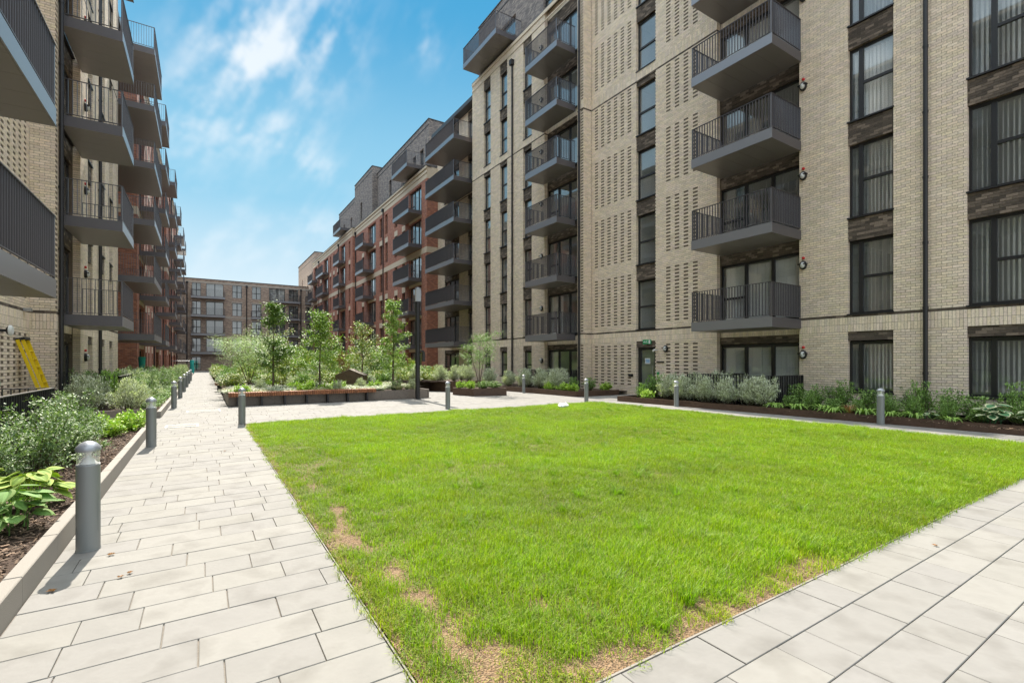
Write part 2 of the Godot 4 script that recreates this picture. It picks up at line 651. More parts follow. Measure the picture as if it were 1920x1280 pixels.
func pane_mesh(r: Array) -> ArrayMesh:
	var w: float = r[2] - r[0]
	var h: float = r[3] - r[1]
	var key := "pane %.2f %.2f" % [w, h]
	if not cache.has(key):
		var m := MB.new()
		for z in [0.0, -0.006, -0.022, -0.028]:      # double glazing
			m.quad(Vector3(-w / 2, 0, z), Vector3(w / 2, 0, z), Vector3(w / 2, h, z), Vector3(-w / 2, h, z))
		cache[key] = m.mesh(M.glass)
	return cache[key]

func window(b: Node3D, f: Dictionary, u0: float, u1: float, y0: float, h: float, setb: float, lay_: String, blinds := 0, called := "window") -> Node3D:
	var s := window_set(u1 - u0, h, lay_)
	var o := put(called, s[0], b, fp(f, (u0 + u1) / 2, y0, -setb), fturn(f))
	if b.get_meta("far", false):
		var key := "panes of " + str(s[1])
		if not cache.has(key):
			var m := MB.new()
			for r in s[1]:
				for z in [0.0, -0.006, -0.022, -0.028]:
					m.quad(Vector3(r[0], r[1], z), Vector3(r[2], r[1], z), Vector3(r[2], r[3], z), Vector3(r[0], r[3], z))
			cache[key] = m.mesh(M.glass)
		put("pane", cache[key], o, Vector3(0, 0, -0.03))
	else:
		for r in s[1]:
			put("pane", pane_mesh(r), o, Vector3((r[0] + r[2]) / 2, r[1], -0.03))
	if blinds:
		var w := u1 - u0 - 0.12
		var part := 1.0 if blinds < 3 else R(0.3, 0.6)
		var n := int(w * part / 0.098)
		var sk := "slat %.2f" % h
		if not cache.has(sk):
			var m := MB.new()
			m.box(Vector3(-0.044, 0.1, -0.001), Vector3(0.044, h - 0.1, 0.001))
			cache[sk] = m.mesh(M.blind)
		var turn := -R(0.75, 1.1) if rng.randf() < 0.75 else R(0.3, 0.9)
		if blinds == 1:
			for k in n:
				var q := put("blind_slat", cache[sk], o, Vector3(-w / 2 + 0.05 + k * 0.098 + R(-0.006, 0.006), 0, -0.2), turn + R(-0.12, 0.12))
				q.rotation.z = R(-0.004, 0.004)
		else:
			var m := MB.new()
			for k in n:
				m.box(Vector3(-0.044, 0.1, -0.001), Vector3(0.044, h - 0.1, 0.001), Color.WHITE, Transform3D(Basis(Vector3.UP, turn + R(-0.12, 0.12)), Vector3(-w / 2 + 0.05 + k * 0.098, 0, -0.2)))
			stuff(put("blind", m.mesh(M.blind), o))
	return o


# ------------------------------------------------------------------ balconies

func balcony(b: Node3D, f: Dictionary, u0: float, u1: float, y: float, front: float, single := false, wall_d := 0.0) -> Node3D:
	# y: top of the slab; front: how far it reaches out of the plane F.p; wall_d: where it meets the wall
	var l := u1 - u0
	var key := "%.2f %.2f %.2f" % [l, front, wall_d]
	if not cache.has("slab " + key):
		var z0 := wall_d + 0.02
		var m := MB.new()
		m.box(Vector3(-l / 2, -0.32, z0), Vector3(l / 2, -0.01, front - 0.004))
		cache["slab " + key] = m.mesh(M.metal)
		m = MB.new()
		m.box(Vector3(-l / 2 - 0.012, -0.325, front - 0.004), Vector3(l / 2 + 0.012, 0.0, front + 0.008))
		m.box(Vector3(-l / 2 - 0.012, -0.325, front + 0.008), Vector3(l / 2 + 0.012, -0.318, front + 0.02))
		cache["fascia " + key] = m.mesh(M.fascia)
		m = MB.new()
		var nb := int(round(l / 0.62))
		for k in nb:
			m.box(Vector3(-l / 2 + l * k / nb + 0.003, -0.327, z0), Vector3(-l / 2 + l * (k + 1) / nb - 0.003, -0.319, front - 0.008))
		cache["soffit " + key] = m.mesh(M.soffit)
		m = MB.new()
		m.box(Vector3(-l / 2 + 0.05, -0.009, z0), Vector3(l / 2 - 0.05, 0.0, front - 0.06))
		cache["deck " + key] = m.mesh(M.decking)
		m = MB.new()
		m.box(Vector3(-l / 2, 1.085, front - 0.045), Vector3(l / 2, 1.10, front + 0.01))
		m.box(Vector3(-l / 2, 1.085, z0), Vector3(-l / 2 + 0.05, 1.0995, front - 0.046))
		m.box(Vector3(l / 2 - 0.05, 1.085, z0), Vector3(l / 2, 1.0995, front - 0.046))
		m.box(Vector3(-l / 2 + 0.01, 0.045, front - 0.035), Vector3(l / 2 - 0.01, 0.06, front))
		m.box(Vector3(-l / 2 + 0.005, 0.045, z0), Vector3(-l / 2 + 0.04, 0.06, front - 0.036))
		m.box(Vector3(l / 2 - 0.04, 0.045, z0), Vector3(l / 2 - 0.005, 0.06, front - 0.036))
		cache["rail " + key] = m.mesh(M.metal)
		m = MB.new()
		m.box(Vector3(-0.03, 0.0, -0.03), Vector3(0.03, 1.084, 0.0))
		cache["post"] = m.mesh(M.metal)
		m = MB.new()
		m.box(Vector3(-0.006, 0.061, -0.042), Vector3(0.006, 1.084, 0.0))
		cache["bar"] = m.mesh(M.metal)
		var bars := []
		var n := int(round(l / 0.104))
		for k in range(1, n):
			bars.append(Transform3D(Basis(), Vector3(-l / 2 + l * k / n, 0, front)))
		var wd := front - z0 - 0.06
		var ns := int(round(wd / 0.104))
		for k in range(0, ns):
			bars.append(Transform3D(Basis(Vector3.UP, -PI / 2), Vector3(-l / 2 + 0.002, 0, z0 + 0.03 + wd * k / ns)))
			bars.append(Transform3D(Basis(Vector3.UP, PI / 2), Vector3(l / 2 - 0.002, 0, z0 + 0.03 + wd * k / ns)))
		cache["bars " + key] = bars
		m = MB.new()
		for t in bars:
			m.box(Vector3(-0.006, 0.061, -0.042), Vector3(0.006, 1.084, 0.0), Color.WHITE, t)
		cache["all bars " + key] = m.mesh(M.metal)
	var o := node("balcony", b, fp(f, (u0 + u1) / 2, y, 0), fturn(f))
	for part in ["slab", "fascia", "soffit", "deck"]:
		put({"slab": "slab", "fascia": "fascia", "soffit": "soffit_panel", "deck": "decking"}[part], cache[part + " " + key], o)
	put("handrail", cache["rail " + key], o)
	for x in [-l / 2 + 0.03, l / 2 - 0.03]:
		put("post", cache.post, o, Vector3(x, 0, front - 0.003))
	if single:
		for t in cache["bars " + key]:
			var q := put("baluster", cache.bar, o)
			q.transform = t
	else:
		stuff(put("balusters", cache["all bars " + key], o))
	return o

func railing(b: Node3D, p: Vector3, q: Vector3, h := 1.1) -> void:
	# a low garden railing from p to q
	var o := node("terrace_railing", b, p, -atan2(q.z - p.z, q.x - p.x))
	var l := p.distance_to(q)
	var m := MB.new()
	m.box(Vector3(0, h - 0.015, -0.025), Vector3(l, h, 0.025))
	m.box(Vector3(0.005, 0.08, -0.015), Vector3(l - 0.005, 0.095, 0.015))
	m.box(Vector3(-0.02, 0, -0.02), Vector3(0.02, h - 0.016, 0.02))
	m.box(Vector3(l - 0.02, 0, -0.02), Vector3(l + 0.02, h - 0.016, 0.02))
	put("handrail", m.mesh(M.pipe), o)
	m = MB.new()
	var n := int(l / 0.104)
	for k in range(1, n):
		m.box(Vector3(l * k / n - 0.006, 0.096, -0.02), Vector3(l * k / n + 0.006, h - 0.016, 0.02))
	stuff(put("balusters", m.mesh(M.pipe), o))

func drainpipe(b: Node3D, f: Dictionary, u: float, y1: float, d := 0.075, r := 0.055) -> void:
	var m := MB.new()
	var at := fp(f, u, 0, d)
	m.lathe([[r, 0.02], [r, y1]], 12, at)
	var y := 1.2
	while y < y1 - 0.5:
		m.lathe([[r + 0.012, y], [r + 0.012, y + 0.06]], 12, at)
		y += 1.8
	m.box(at + Vector3(-0.15, y1 - 0.02, -0.13), at + Vector3(0.15, y1 + 0.3, 0.13))
	put("drainpipe", m.mesh(M.pipe), b)

func bulkhead(b: Node3D, f: Dictionary, u: float, y: float, alarm := true) -> void:
	# oval bulkhead lamp with a black guard, a red sounder above it
	var o := node("wall_lamp", b, fp(f, u, y, 0.0), fturn(f))
	var m := MB.new()
	var t := Basis(Vector3.RIGHT, PI / 2)
	m.lathe([[0.145, 0.0], [0.15, 0.04], [0.14, 0.085], [0.105, 0.09], [0.105, 0.09], [0.10, 0.06]], 20)
	var e := put("lamp_body", m.mesh(M.black), o)
	e.basis = t.scaled(Vector3(0.75, 1.0, 0.9))
	m = MB.new()
	m.lathe([[0.10, 0.06], [0.097, 0.11], [0.06, 0.15], [0.001, 0.16]], 20)
	e = put("lamp_glass", m.mesh(M.white), o)
	e.basis = t.scaled(Vector3(0.75, 1.0, 0.9))
	m = MB.new()
	m.box(Vector3(-0.14, 0.02, 0.02), Vector3(0.14, 0.05, 0.135))
	put("lamp_hood", m.mesh(M.black), o)
	if alarm:
		m = MB.new()
		m.lathe([[0.045, 0.0], [0.045, 0.04], [0.034, 0.058], [0.001, 0.062]], 14)
		e = put("alarm_sounder", m.mesh(M.red), o, Vector3(0.0, 0.24, 0))
		e.basis = t


# ------------------------------------------------------------------ the blocks of flats

func floors_inside(b: Node3D, s: int, u0: float, u1: float, x0: float, n: int, walls: Array) -> void:
	var m := MB.new()
	var f := fx(x0, s)
	for k in n + 1:
		m.box(fp(f, u0, ST * k - 0.3, -0.36), fp(f, u1, ST * k - 0.02, -6.0))
	m.box(fp(f, u0, 0, -5.0), fp(f, u1, ST * n, -5.2))
	for u in walls:
		m.box(fp(f, u - 0.06, 0, -0.40), fp(f, u + 0.06, ST * n - 0.31, -4.98))
	put("interior", m.mesh(M.inner), b)

func cream_block(s: int) -> Node3D:
	var b := node("apartment_block")
	var w := MB.new()
	var xn := 16.85
	var xm := 16.3
	var xr := 17.35
	var near := fx(xn, s)
	var mainf := fx(xm, s)
	var deep := fx(xr, s)
	var bay := fx(xn + 0.22, s)
	var bay2 := fx(xm + 0.22, s)
	var top := 20.85
	var coping := 21.4
	# near section
	brick_wall(w, near, -3.0, 2.35, 0, coping)
	brick_wall(w, near, 4.2, 5.8, 0, coping)
	brick_wall(w, near, 6.98, 8.42, 0, coping)
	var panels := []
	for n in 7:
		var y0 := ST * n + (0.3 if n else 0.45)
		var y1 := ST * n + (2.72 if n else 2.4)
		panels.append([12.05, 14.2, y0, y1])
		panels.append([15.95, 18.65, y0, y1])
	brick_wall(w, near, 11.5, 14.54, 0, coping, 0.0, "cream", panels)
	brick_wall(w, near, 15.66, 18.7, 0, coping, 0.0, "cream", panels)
	# main section
	brick_wall(w, fz(18.7, s), xm, xn, 0, coping)
	brick_wall(w, mainf, 18.905, 19.16, 0, coping)
	brick_wall(w, mainf, 22.0, 23.28, 0, coping)
	brick_wall(w, mainf, 24.18, 26.0, 0, coping)
	brick_wall(w, mainf, 26.9, 28.1, 0, coping)
	brick_wall(w, mainf, 29.04, 30.7, 0, coping)
	# the recess of the far balconies
	brick_wall(w, deep, 33.44, 34.93, 0, coping)
	brick_wall(w, deep, 30.7, 32.56, 0, coping)
	brick_wall(w, deep, 37.67, 39.2, 0, coping)
	# window columns
	var cols := [[near, 2.35, 4.2, "a", 0.035], [near, 5.8, 6.98, "a", 0.035], [near, 14.54, 15.66, "n", 0.035], [mainf, 23.28, 24.18, "n", 0.035],
		[mainf, 26.0, 26.9, "n", 0.035], [mainf, 28.1, 29.04, "n", 0.035], [deep, 32.56, 33.44, "n", 0.035],
		[bay, 8.42, 11.5, "d3", 0.0], [bay2, 19.16, 22.0, "d3", 0.0], [deep, 34.93, 37.67, "d3", 0.0]]
	for ci in cols.size():
		var c: Array = cols[ci]
		var f: Dictionary = c[0]
		var stair: bool = ci == 2
		for n in 7:
			var y0: float = ST * n + 0.05 if n else (0.64 if c[3] in ["a", "n"] else 0.25)
			var y1: float = ST * n + 2.3 if n else 2.17
			if stair and n == 0: y0 = 0.05
			if n == 0 and y0 > 0.1:
				brick_wall(w, f, c[1], c[2], 0, snappedf(y0 - 0.05, 0.075), -c[4] * 0.3, "cream")
			var nxt: float = ST * (n + 1) if n < 6 else coping
			if n == 0:
				brick_wall(w, f, c[1], c[2], 2.2, 2.475, -c[4], "dark")
				brick_wall(w, f, c[1], c[2], 2.475, 3.0, -0.004, "cream")
			elif n == 4:
				brick_wall(w, f, c[1], c[2], y1, 14.4, -c[4], "dark")
				brick_wall(w, f, c[1], c[2], 14.4, 14.925, -0.004, "cream")
			elif n == 6:
				brick_wall(w, f, c[1], c[2], y1, y1 + 0.75, -c[4], "dark")
				brick_wall(w, f, c[1], c[2], y1 + 0.75, nxt, -0.004, "cream")
			else:
				brick_wall(w, f, c[1], c[2], y1, nxt, -c[4], "dark")
			if stair and n == 0: continue
			var lay_: String = c[3] if n or c[3] != "a" else "g"
			var bl := 0
			if ci in [0, 1]: bl = (1 if n < 4 else 2) if s > 0 else 0
			elif ci == 7: bl = (1 if n < 3 else 2) if s > 0 else 0
			elif ci in [3, 8]: bl = (3 if rng.randf() < 0.7 else 0)
			elif ci in [4, 5]: bl = (2 if rng.randf() < 0.3 else 0)
			window(b, f, c[1] + 0.004, c[2] - 0.004, y0, y1 - y0, (0.11 if c[3] != "d3" else 0.08) + c[4], lay_, bl)
	# red brick return that closes the far recess
	var wall := put("wall", w.mesh(M.mortar), b)
	if s < 0:   # seen from the path the left block keeps few bricks in sight
		var keep := []
		for k in bricks:
			if k[0].z < -13.0: keep.append(k)
		bricks = keep
	finish_bricks(wall, 300 if s > 0 else 150)
	# coping, string courses at the parapet
	var m := MB.new()
	for q in [[near, -3.0, 18.7], [mainf, 18.7, 30.7], [deep, 30.7, 39.1]]:
		m.box(fp(q[0], q[1], coping, 0.04), fp(q[0], q[2], coping + 0.06, -0.4))
	put("coping", m.mesh(M.coping), b)
	m = MB.new()
	for q in [[near, -3.0, 18.7], [mainf, 18.7, 30.7]]:
		m.box(fp(q[0], q[1], coping - 0.62, 0.035), fp(q[0], q[2], coping - 0.56, 0.0))
		m.box(fp(q[0], q[1], coping - 0.2, 0.05), fp(q[0], q[2], coping - 0.001, 0.0))
	put("cornice", m.mesh(M.stone), b)
	floors_inside(b, s, -3.0, 30.6, xn + 0.1, 7, [-2.9, 1.8, 5.0, 7.7, 14.0, 16.2, 18.6, 22.7, 25.2, 27.5])
	floors_inside(b, s, 30.7, 39.1, xr, 7, [30.8, 34.2, 39.0])
	m = MB.new()
	m.box(fp(mainf, -3.0, coping - 0.5, -0.45), fp(mainf, 39.1, coping - 0.2, -12.0))
	m.box(fp(near, -3.0, 0, -11.0), fp(near, 39.1, coping - 0.51, -11.4))
	m.box(fz_p(s, -3.0, xn + 0.33, 0), fz_p(s, -3.3, xn + 11.3, coping - 0.51))
	put("roof", m.mesh(M.coping), b)
	# balconies
	var reach := 1.45 if s < 0 else 0.0
	for n in range(1, 7):
		balcony(b, near, 8.35, 11.3, ST * n, 1.80 if s > 0 else 1.95, n <= (4 if s > 0 else 2), 0.0)
		balcony(b, mainf, 19.3, 22.1, ST * n, 1.25 if s > 0 else 1.43, n <= (1 if s > 0 else 3), 0.0)
		balcony(b, mainf, 31.2, 36.4, ST * n, 1.25 if s > 0 else 1.43, false, -1.03)
	# pipes, lamps
	drainpipe(b, near, 5.04, 20.4)
	drainpipe(b, mainf, 25.3, 20.0)
	drainpipe(b, mainf, 18.95, 20.9)
	for n in range(0, 7):
		if s > 0:
			bulkhead(b, near, 8.28, ST * n + 1.78)
			bulkhead(b, mainf, 22.25, ST * n + 1.6, false)
		else:
			bulkhead(b, mainf, 22.7, ST * n + 1.7)
	# gardens of the ground floor flats
	for r in [[8.3, 11.4, near, 1.9], [19.2, 22.2, mainf, 1.35]]:
		var o := fp(r[2], r[0], 0.0, r[3])
		var o2 := fp(r[2], r[1], 0.0, r[3])
		railing(b, o, o2)
		railing(b, o, fp(r[2], r[0], 0.0, 0.02))
		railing(b, o2, fp(r[2], r[1], 0.0, 0.02))
	return b

func fz_p(s: int, a: float, x: float, y: float) -> Vector3:
	return Vector3(x if s > 0 else MIRROR - x, y, -a)

func penthouse(b: Node3D, s: int, u0: float, u1: float, y0: float, y1: float, x: float, wins: Array, deckd: Array) -> void:
	var w := MB.new()
	var holes := []
	for q in wins:
		holes.append([q[0], q[1], y0 + 0.5, y0 + 2.6])
	var f := fx(x, s)
	punched(w, f, u0, u1, y0, y1, holes)
	w.box(fp(f, u0, y0, -0.301), fp(f, u0 + 0.3, y1, -6.0))
	w.box(fp(f, u1 - 0.3, y0, -0.301), fp(f, u1, y1, -6.0))
	w.box(fp(f, u0 + 0.3, y0, -5.7), fp(f, u1 - 0.3, y1, -6.0))
	put("rooftop_wall", w.mesh(M.grey_wall), b)
	for h in holes:
		window(b, f, h[0] + 0.004, h[1] - 0.004, h[2], h[3] - h[2], 0.16, "n", 0)
	var m := MB.new()
	m.box(fp(f, u0 - 0.05, y1, 0.05), fp(f, u1 + 0.05, y1 + 0.07, -6.05))
	m.box(fp(f, u0 - 0.02, y1 - 0.5, 0.03), fp(f, u1 + 0.02, y1 - 0.44, 0.0))
	put("rooftop_coping", m.mesh(M.coping), b)
	for d in deckd:
		balcony(b, f, d[0], d[1], d[2], x - 15.05, false, 0.0)

func red_block(s: int, levels: int) -> Node3D:
	var b := node("apartment_block")
	b.set_meta("far", true)
	var x := 16.3
	var xb := 15.95
	var f := fx(x, s)
	var f2 := fx(xb, s)
	var top := ST * levels - 0.4
	var w := MB.new()
	var st := MB.new()
	var holes := []
	var holes2 := []
	var doors := [[40.3, 43.3], [53.7, 56.7]]
	var slim := [[44.4, 45.2], [46.6, 47.4], [49.6, 50.4], [51.4, 52.3], [58.4, 59.2]]
	var doors2 := [[66.0, 68.6], [76.4, 79.4], [84.6, 87.2]]
	var slim2 := [[63.4, 64.2], [69.8, 70.6], [72.2, 73.0], [74.4, 75.2], [81.2, 82.0]]
	for set_ in [[f, holes, doors, slim], [f2, holes2, doors2, slim2]]:
		for n in levels:
			for d in set_[2]:
				var y0: float = ST * n + 0.06
				set_[1].append([d[0], d[1], y0, y0 + 2.3])
				window(b, set_[0], d[0], d[1], y0 + 0.005, 2.29, 0.18, "d3", 2 if rng.randf() < 0.35 else 0)
			for d in set_[3]:
				var y0: float = ST * n + (0.5 if n == 0 else 0.1)
				set_[1].append([d[0], d[1], y0, ST * n + 2.2])
				window(b, set_[0], d[0], d[1], y0 + 0.005, ST * n + 2.19 - y0, 0.18, "n", 0)
				if n < levels - 1 and n != 3:
					st.box(fp(set_[0], d[0] - 0.06, ST * n + 2.2, 0.006), fp(set_[0], d[1] + 0.06, ST * n + 2.72, -0.1))
			for d in set_[2]:
				if n < levels - 1 and n != 3:
					st.box(fp(set_[0], d[0] - 0.04, ST * n + 2.4, 0.006), fp(set_[0], d[1] + 0.04, ST * n + 2.66, -0.1))
	punched(w, f, 39.1, 62.3, 0, top, holes)
	punched(w, f2, 62.3, 88.3, 0, top, holes2)
	w.box(fp(fz(39.1, s), x + 0.3005, 0, 0.0), fp(fz(39.1, s), x + 1.05, top, -0.25))
	w.box(fp(fz(62.3, s), xb + 0.3005, 0, 0.002), fp(fz(62.3, s), x + 0.2, top, -0.001))
	put("wall", w.mesh(M.red_wall), b)
	for y in [11.0, top]:
		var h := 0.5 if y < top else 1.0
		for g in [[f, 39.1, 62.3], [f2, 62.3, 88.3]]:
			st.box(fp(g[0], g[1] - 0.01, y, 0.012), fp(g[0], g[2], y + h, -0.3))
		st.box(fp(fz(39.1, s), x + 0.301, y, 0.010), fp(fz(39.1, s), x + 1.05, y + h, -0.25))
	for g in [[f, 39.0, 62.22], [f2, 62.22, 88.4]]:
		st.box(fp(g[0], g[1], top + 0.42, 0.07), fp(g[0], g[2], top + 0.62, 0.0125))
		st.box(fp(g[0], g[1], top + 0.8, 0.12), fp(g[0], g[2], top + 0.999, 0.0125))
	put("cornice", st.mesh(M.stone), b)
	var m := MB.new()
	for g in [[f, 39.0, 62.2], [f2, 62.2, 88.4]]:
		m.box(fp(g[0], g[1], top + 1.0, 0.14), fp(g[0], g[2], top + 1.06, -0.4))
	put("coping", m.mesh(M.coping), b)
	floors_inside(b, s, 39.15, 62.2, x, levels, [48.2, 57.6])
	floors_inside(b, s, 62.4, 88.3, xb, levels, [71.4, 80.2])
	m = MB.new()
	m.box(fp(f, 39.3, top + 0.3, -0.31), fp(f, 88.3, top + 0.6, -11.0))
	m.box(fp(f, 39.3, 0, -10.7), fp(f, 88.3, top + 0.29, -11.0))
	put("roof", m.mesh(M.coping), b)
	var out := 1.25 if s > 0 else 1.43
	for n in range(1, levels):
		balcony(b, f, 40.2, 44.3, ST * n, out, false)
		balcony(b, f, 54.4 if s > 0 else 53.4, 57.6, ST * n, out, false)
		for q in [[65.8, 69.1], [75.9, 81.0], [84.3, 88.0]]:
			balcony(b, f2, q[0], q[1], ST * n, out - 0.35, false)
	for u in [50.9, 61.9]:
		drainpipe(b, f, u, top + 0.1)
	for u in [69.5, 83.0]:
		drainpipe(b, f2, u, top + 0.1)
	return b

func far_block() -> void:
	var b := node("apartment_block")
	b.set_meta("far", true)
	var f := fz(92.0)
	var top := 14.1
	var holes := []
	var st := MB.new()
	# columns: x from, to, layout, a balcony runs below
	var k := 92.0
	var cols := []
	for c in [[302, 316, "t2"], [359, 376, "t2"], [386, 418.5, "d2"], [435, 453, "t2"], [472, 489, "t2"], [504, 534, "d2"], [541, 559, "t2"], [573, 584, "t2"]]:
		var xc0: float = (c[0] - 960) / 905.0
		var xc1: float = (c[1] - 960) / 905.0
		var s := sin(-YAW)
		var co := cos(-YAW)
		cols.append([k * (s + xc0 * co) / (co - xc0 * s), k * (s + xc1 * co) / (co - xc1 * s), c[2]])
	for n in 5:
		for c in cols:
			var y0 := ST * n + 0.12
			if n == 0 and c[2] == "d2": continue
			var h := 2.15
			holes.append([c[0], c[1], y0, y0 + h])
			window(b, f, c[0], c[1], y0, h, 0.2, c[2], 2 if rng.randf() < 0.3 else 0)
			st.box(fp(f, c[0] - 0.1, y0 + h, 0.02), fp(f, c[1] + 0.1, y0 + h + 0.2, -0.1))
	var w := MB.new()
	punched(w, f, -9.0, 15.9, 0, top, holes)
	put("wall", w.mesh(M.brown_wall), b)
	for y in [8.6, 14.1]:
		st.box(fp(f, -9.0, y + 0.001, 0.025), fp(f, 15.9, y + 0.25, -0.1 if y < 14 else -0.3))
	put("stone_band", st.mesh(M.pale_stone), b)
	var m := MB.new()
	m.box(fp(f, -9.0, 14.351, 0.0), fp(f, 15.9, 14.75, -0.3))
	put("parapet", m.mesh(M.brown_wall), b)
	m = MB.new()
	m.box(fp(f, -9.0, 14.75, 0.05), fp(f, 15.9, 14.82, -0.4))
	put("coping", m.mesh(M.coping), b)
	m = MB.new()
	for n in 6:
		m.box(Vector3(-9, ST * n - 0.3, -92.36), Vector3(15.9, minf(ST * n - 0.02, 14.3), -98))
	m.box(Vector3(-9, 0, -97.0), Vector3(15.9, 14.3, -97.2))
	for x in [-3.5, 2.8, 5.6, 8.5, 11.2]:
		m.box(Vector3(x - 0.06, 0, -92.4), Vector3(x + 0.06, 14.2, -96.9))
	put("interior", m.mesh(M.inner), b)
	for n in range(1, 5):
		balcony(b, f, cols[1][0] - 0.1, cols[2][1] + 0.2, ST * n + 0.05, 0.7)
		balcony(b, f, cols[5][0] + 0.2, cols[6][1] + 0.2, ST * n + 0.05, 0.7)
		if n < 4:
			balcony(b, f, cols[4][0] - 0.1, cols[4][1] + 0.1, ST * n + 0.05, 0.25)
		balcony(b, f, cols[7][0] - 0.1, cols[7][1] + 0.1, ST * n + 0.05, 0.25)
	for u in [350.0, 462.0, 563.7]:
		var xc: float = (u - 960) / 905.0
		drainpipe(b, f, k * (sin(-YAW) + xc * cos(-YAW)) / (cos(-YAW) - xc * sin(-YAW)), 13.9, 0.1, 0.08)
	tag(b, "five storey brown brick block closing the far end of the courtyard", "building")

func tower() -> void:
	var b := node("apartment_tower")
	b.set_meta("far", true)
	var f := fx(16.3)
	var holes := []
	for n in 6:
		for u in [90.5, 95.0, 100.5]:
			holes.append([u, u + 0.8, ST * n + 0.3, ST * n + 2.5])
			window(b, f, u, u + 0.8, ST * n + 0.3, 2.2, 0.18, "n")
	var w := MB.new()
	punched(w, f, 88.4, 105.5, 0, 20.4, holes)
	w.box(Vector3(16.6, 0, -88.4), Vector3(26, 20.4, -88.7))
	w.box(Vector3(16.6, 0, -105.2), Vector3(26, 20.4, -105.5))
	put("wall", w.mesh(M.brown_wall), b)
	floors_inside(b, 1, 88.8, 105.1, 16.3, 6, [93.0, 98.0])
	var m := MB.new()
	m.box(Vector3(16.2, 20.4, -88.35), Vector3(26, 20.5, -105.55))
	m.box(Vector3(16.27, 19.5, -88.37), Vector3(16.3, 19.56, -105.5))
	put("coping", m.mesh(M.coping), b)
	tag(b, "taller plain brown brick tower with slit windows behind the red block", "building")

func buildings() -> void:
	M.dark_tone = []
	for k in 4:
		var dm: StandardMaterial3D = M.cream_tone[0].duplicate()
		dm.albedo_color = (Color(0.115, 0.088, 0.068) * [0.6, 0.85, 1.2, 1.8][k]).linear_to_srgb()
		M.dark_tone.append(dm)
	var b := cream_block(1)
	penthouse(b, 1, 20.0, 30.9, 21.35, 25.8, 16.95, [[22.2, 23.0], [20.4, 21.2], [26.0, 28.4]], [[25.3, 29.7, 21.9]])
	details_right(b)
	tag(b, "cream brick block on the lawn side, seven storeys of dark metal balconies", "building")
	b = cream_block(-1)
	details_left(b)
	tag(b, "cream brick block along the path behind the yellow ladder", "building")
	b = red_block(1, 6)
	penthouse(b, 1, 40.3, 55.4, 18.45, 23.2, 17.0, [[41.5, 42.4], [43.4, 44.2], [46.4, 47.4], [50.4, 51.2]], [[40.6, 44.6, 19.0]])
	penthouse(b, 1, 55.4, 63.0, 18.45, 24.0, 16.42, [[59.6, 60.4]], [])
	penthouse(b, 1, 63.05, 74.0, 18.45, 23.2, 17.0, [[64.4, 65.2], [66.6, 67.4], [70.5, 71.3]], [[64.9, 69.1, 19.0]])
	tag(b, "red brick block with cream bands and grey rooftop storey beyond the cream one", "building")
	b = red_block(-1, 7)
	tag(b, "red brick block beside the path, mostly hidden by stacked balconies", "building")
	far_block()
	tower()

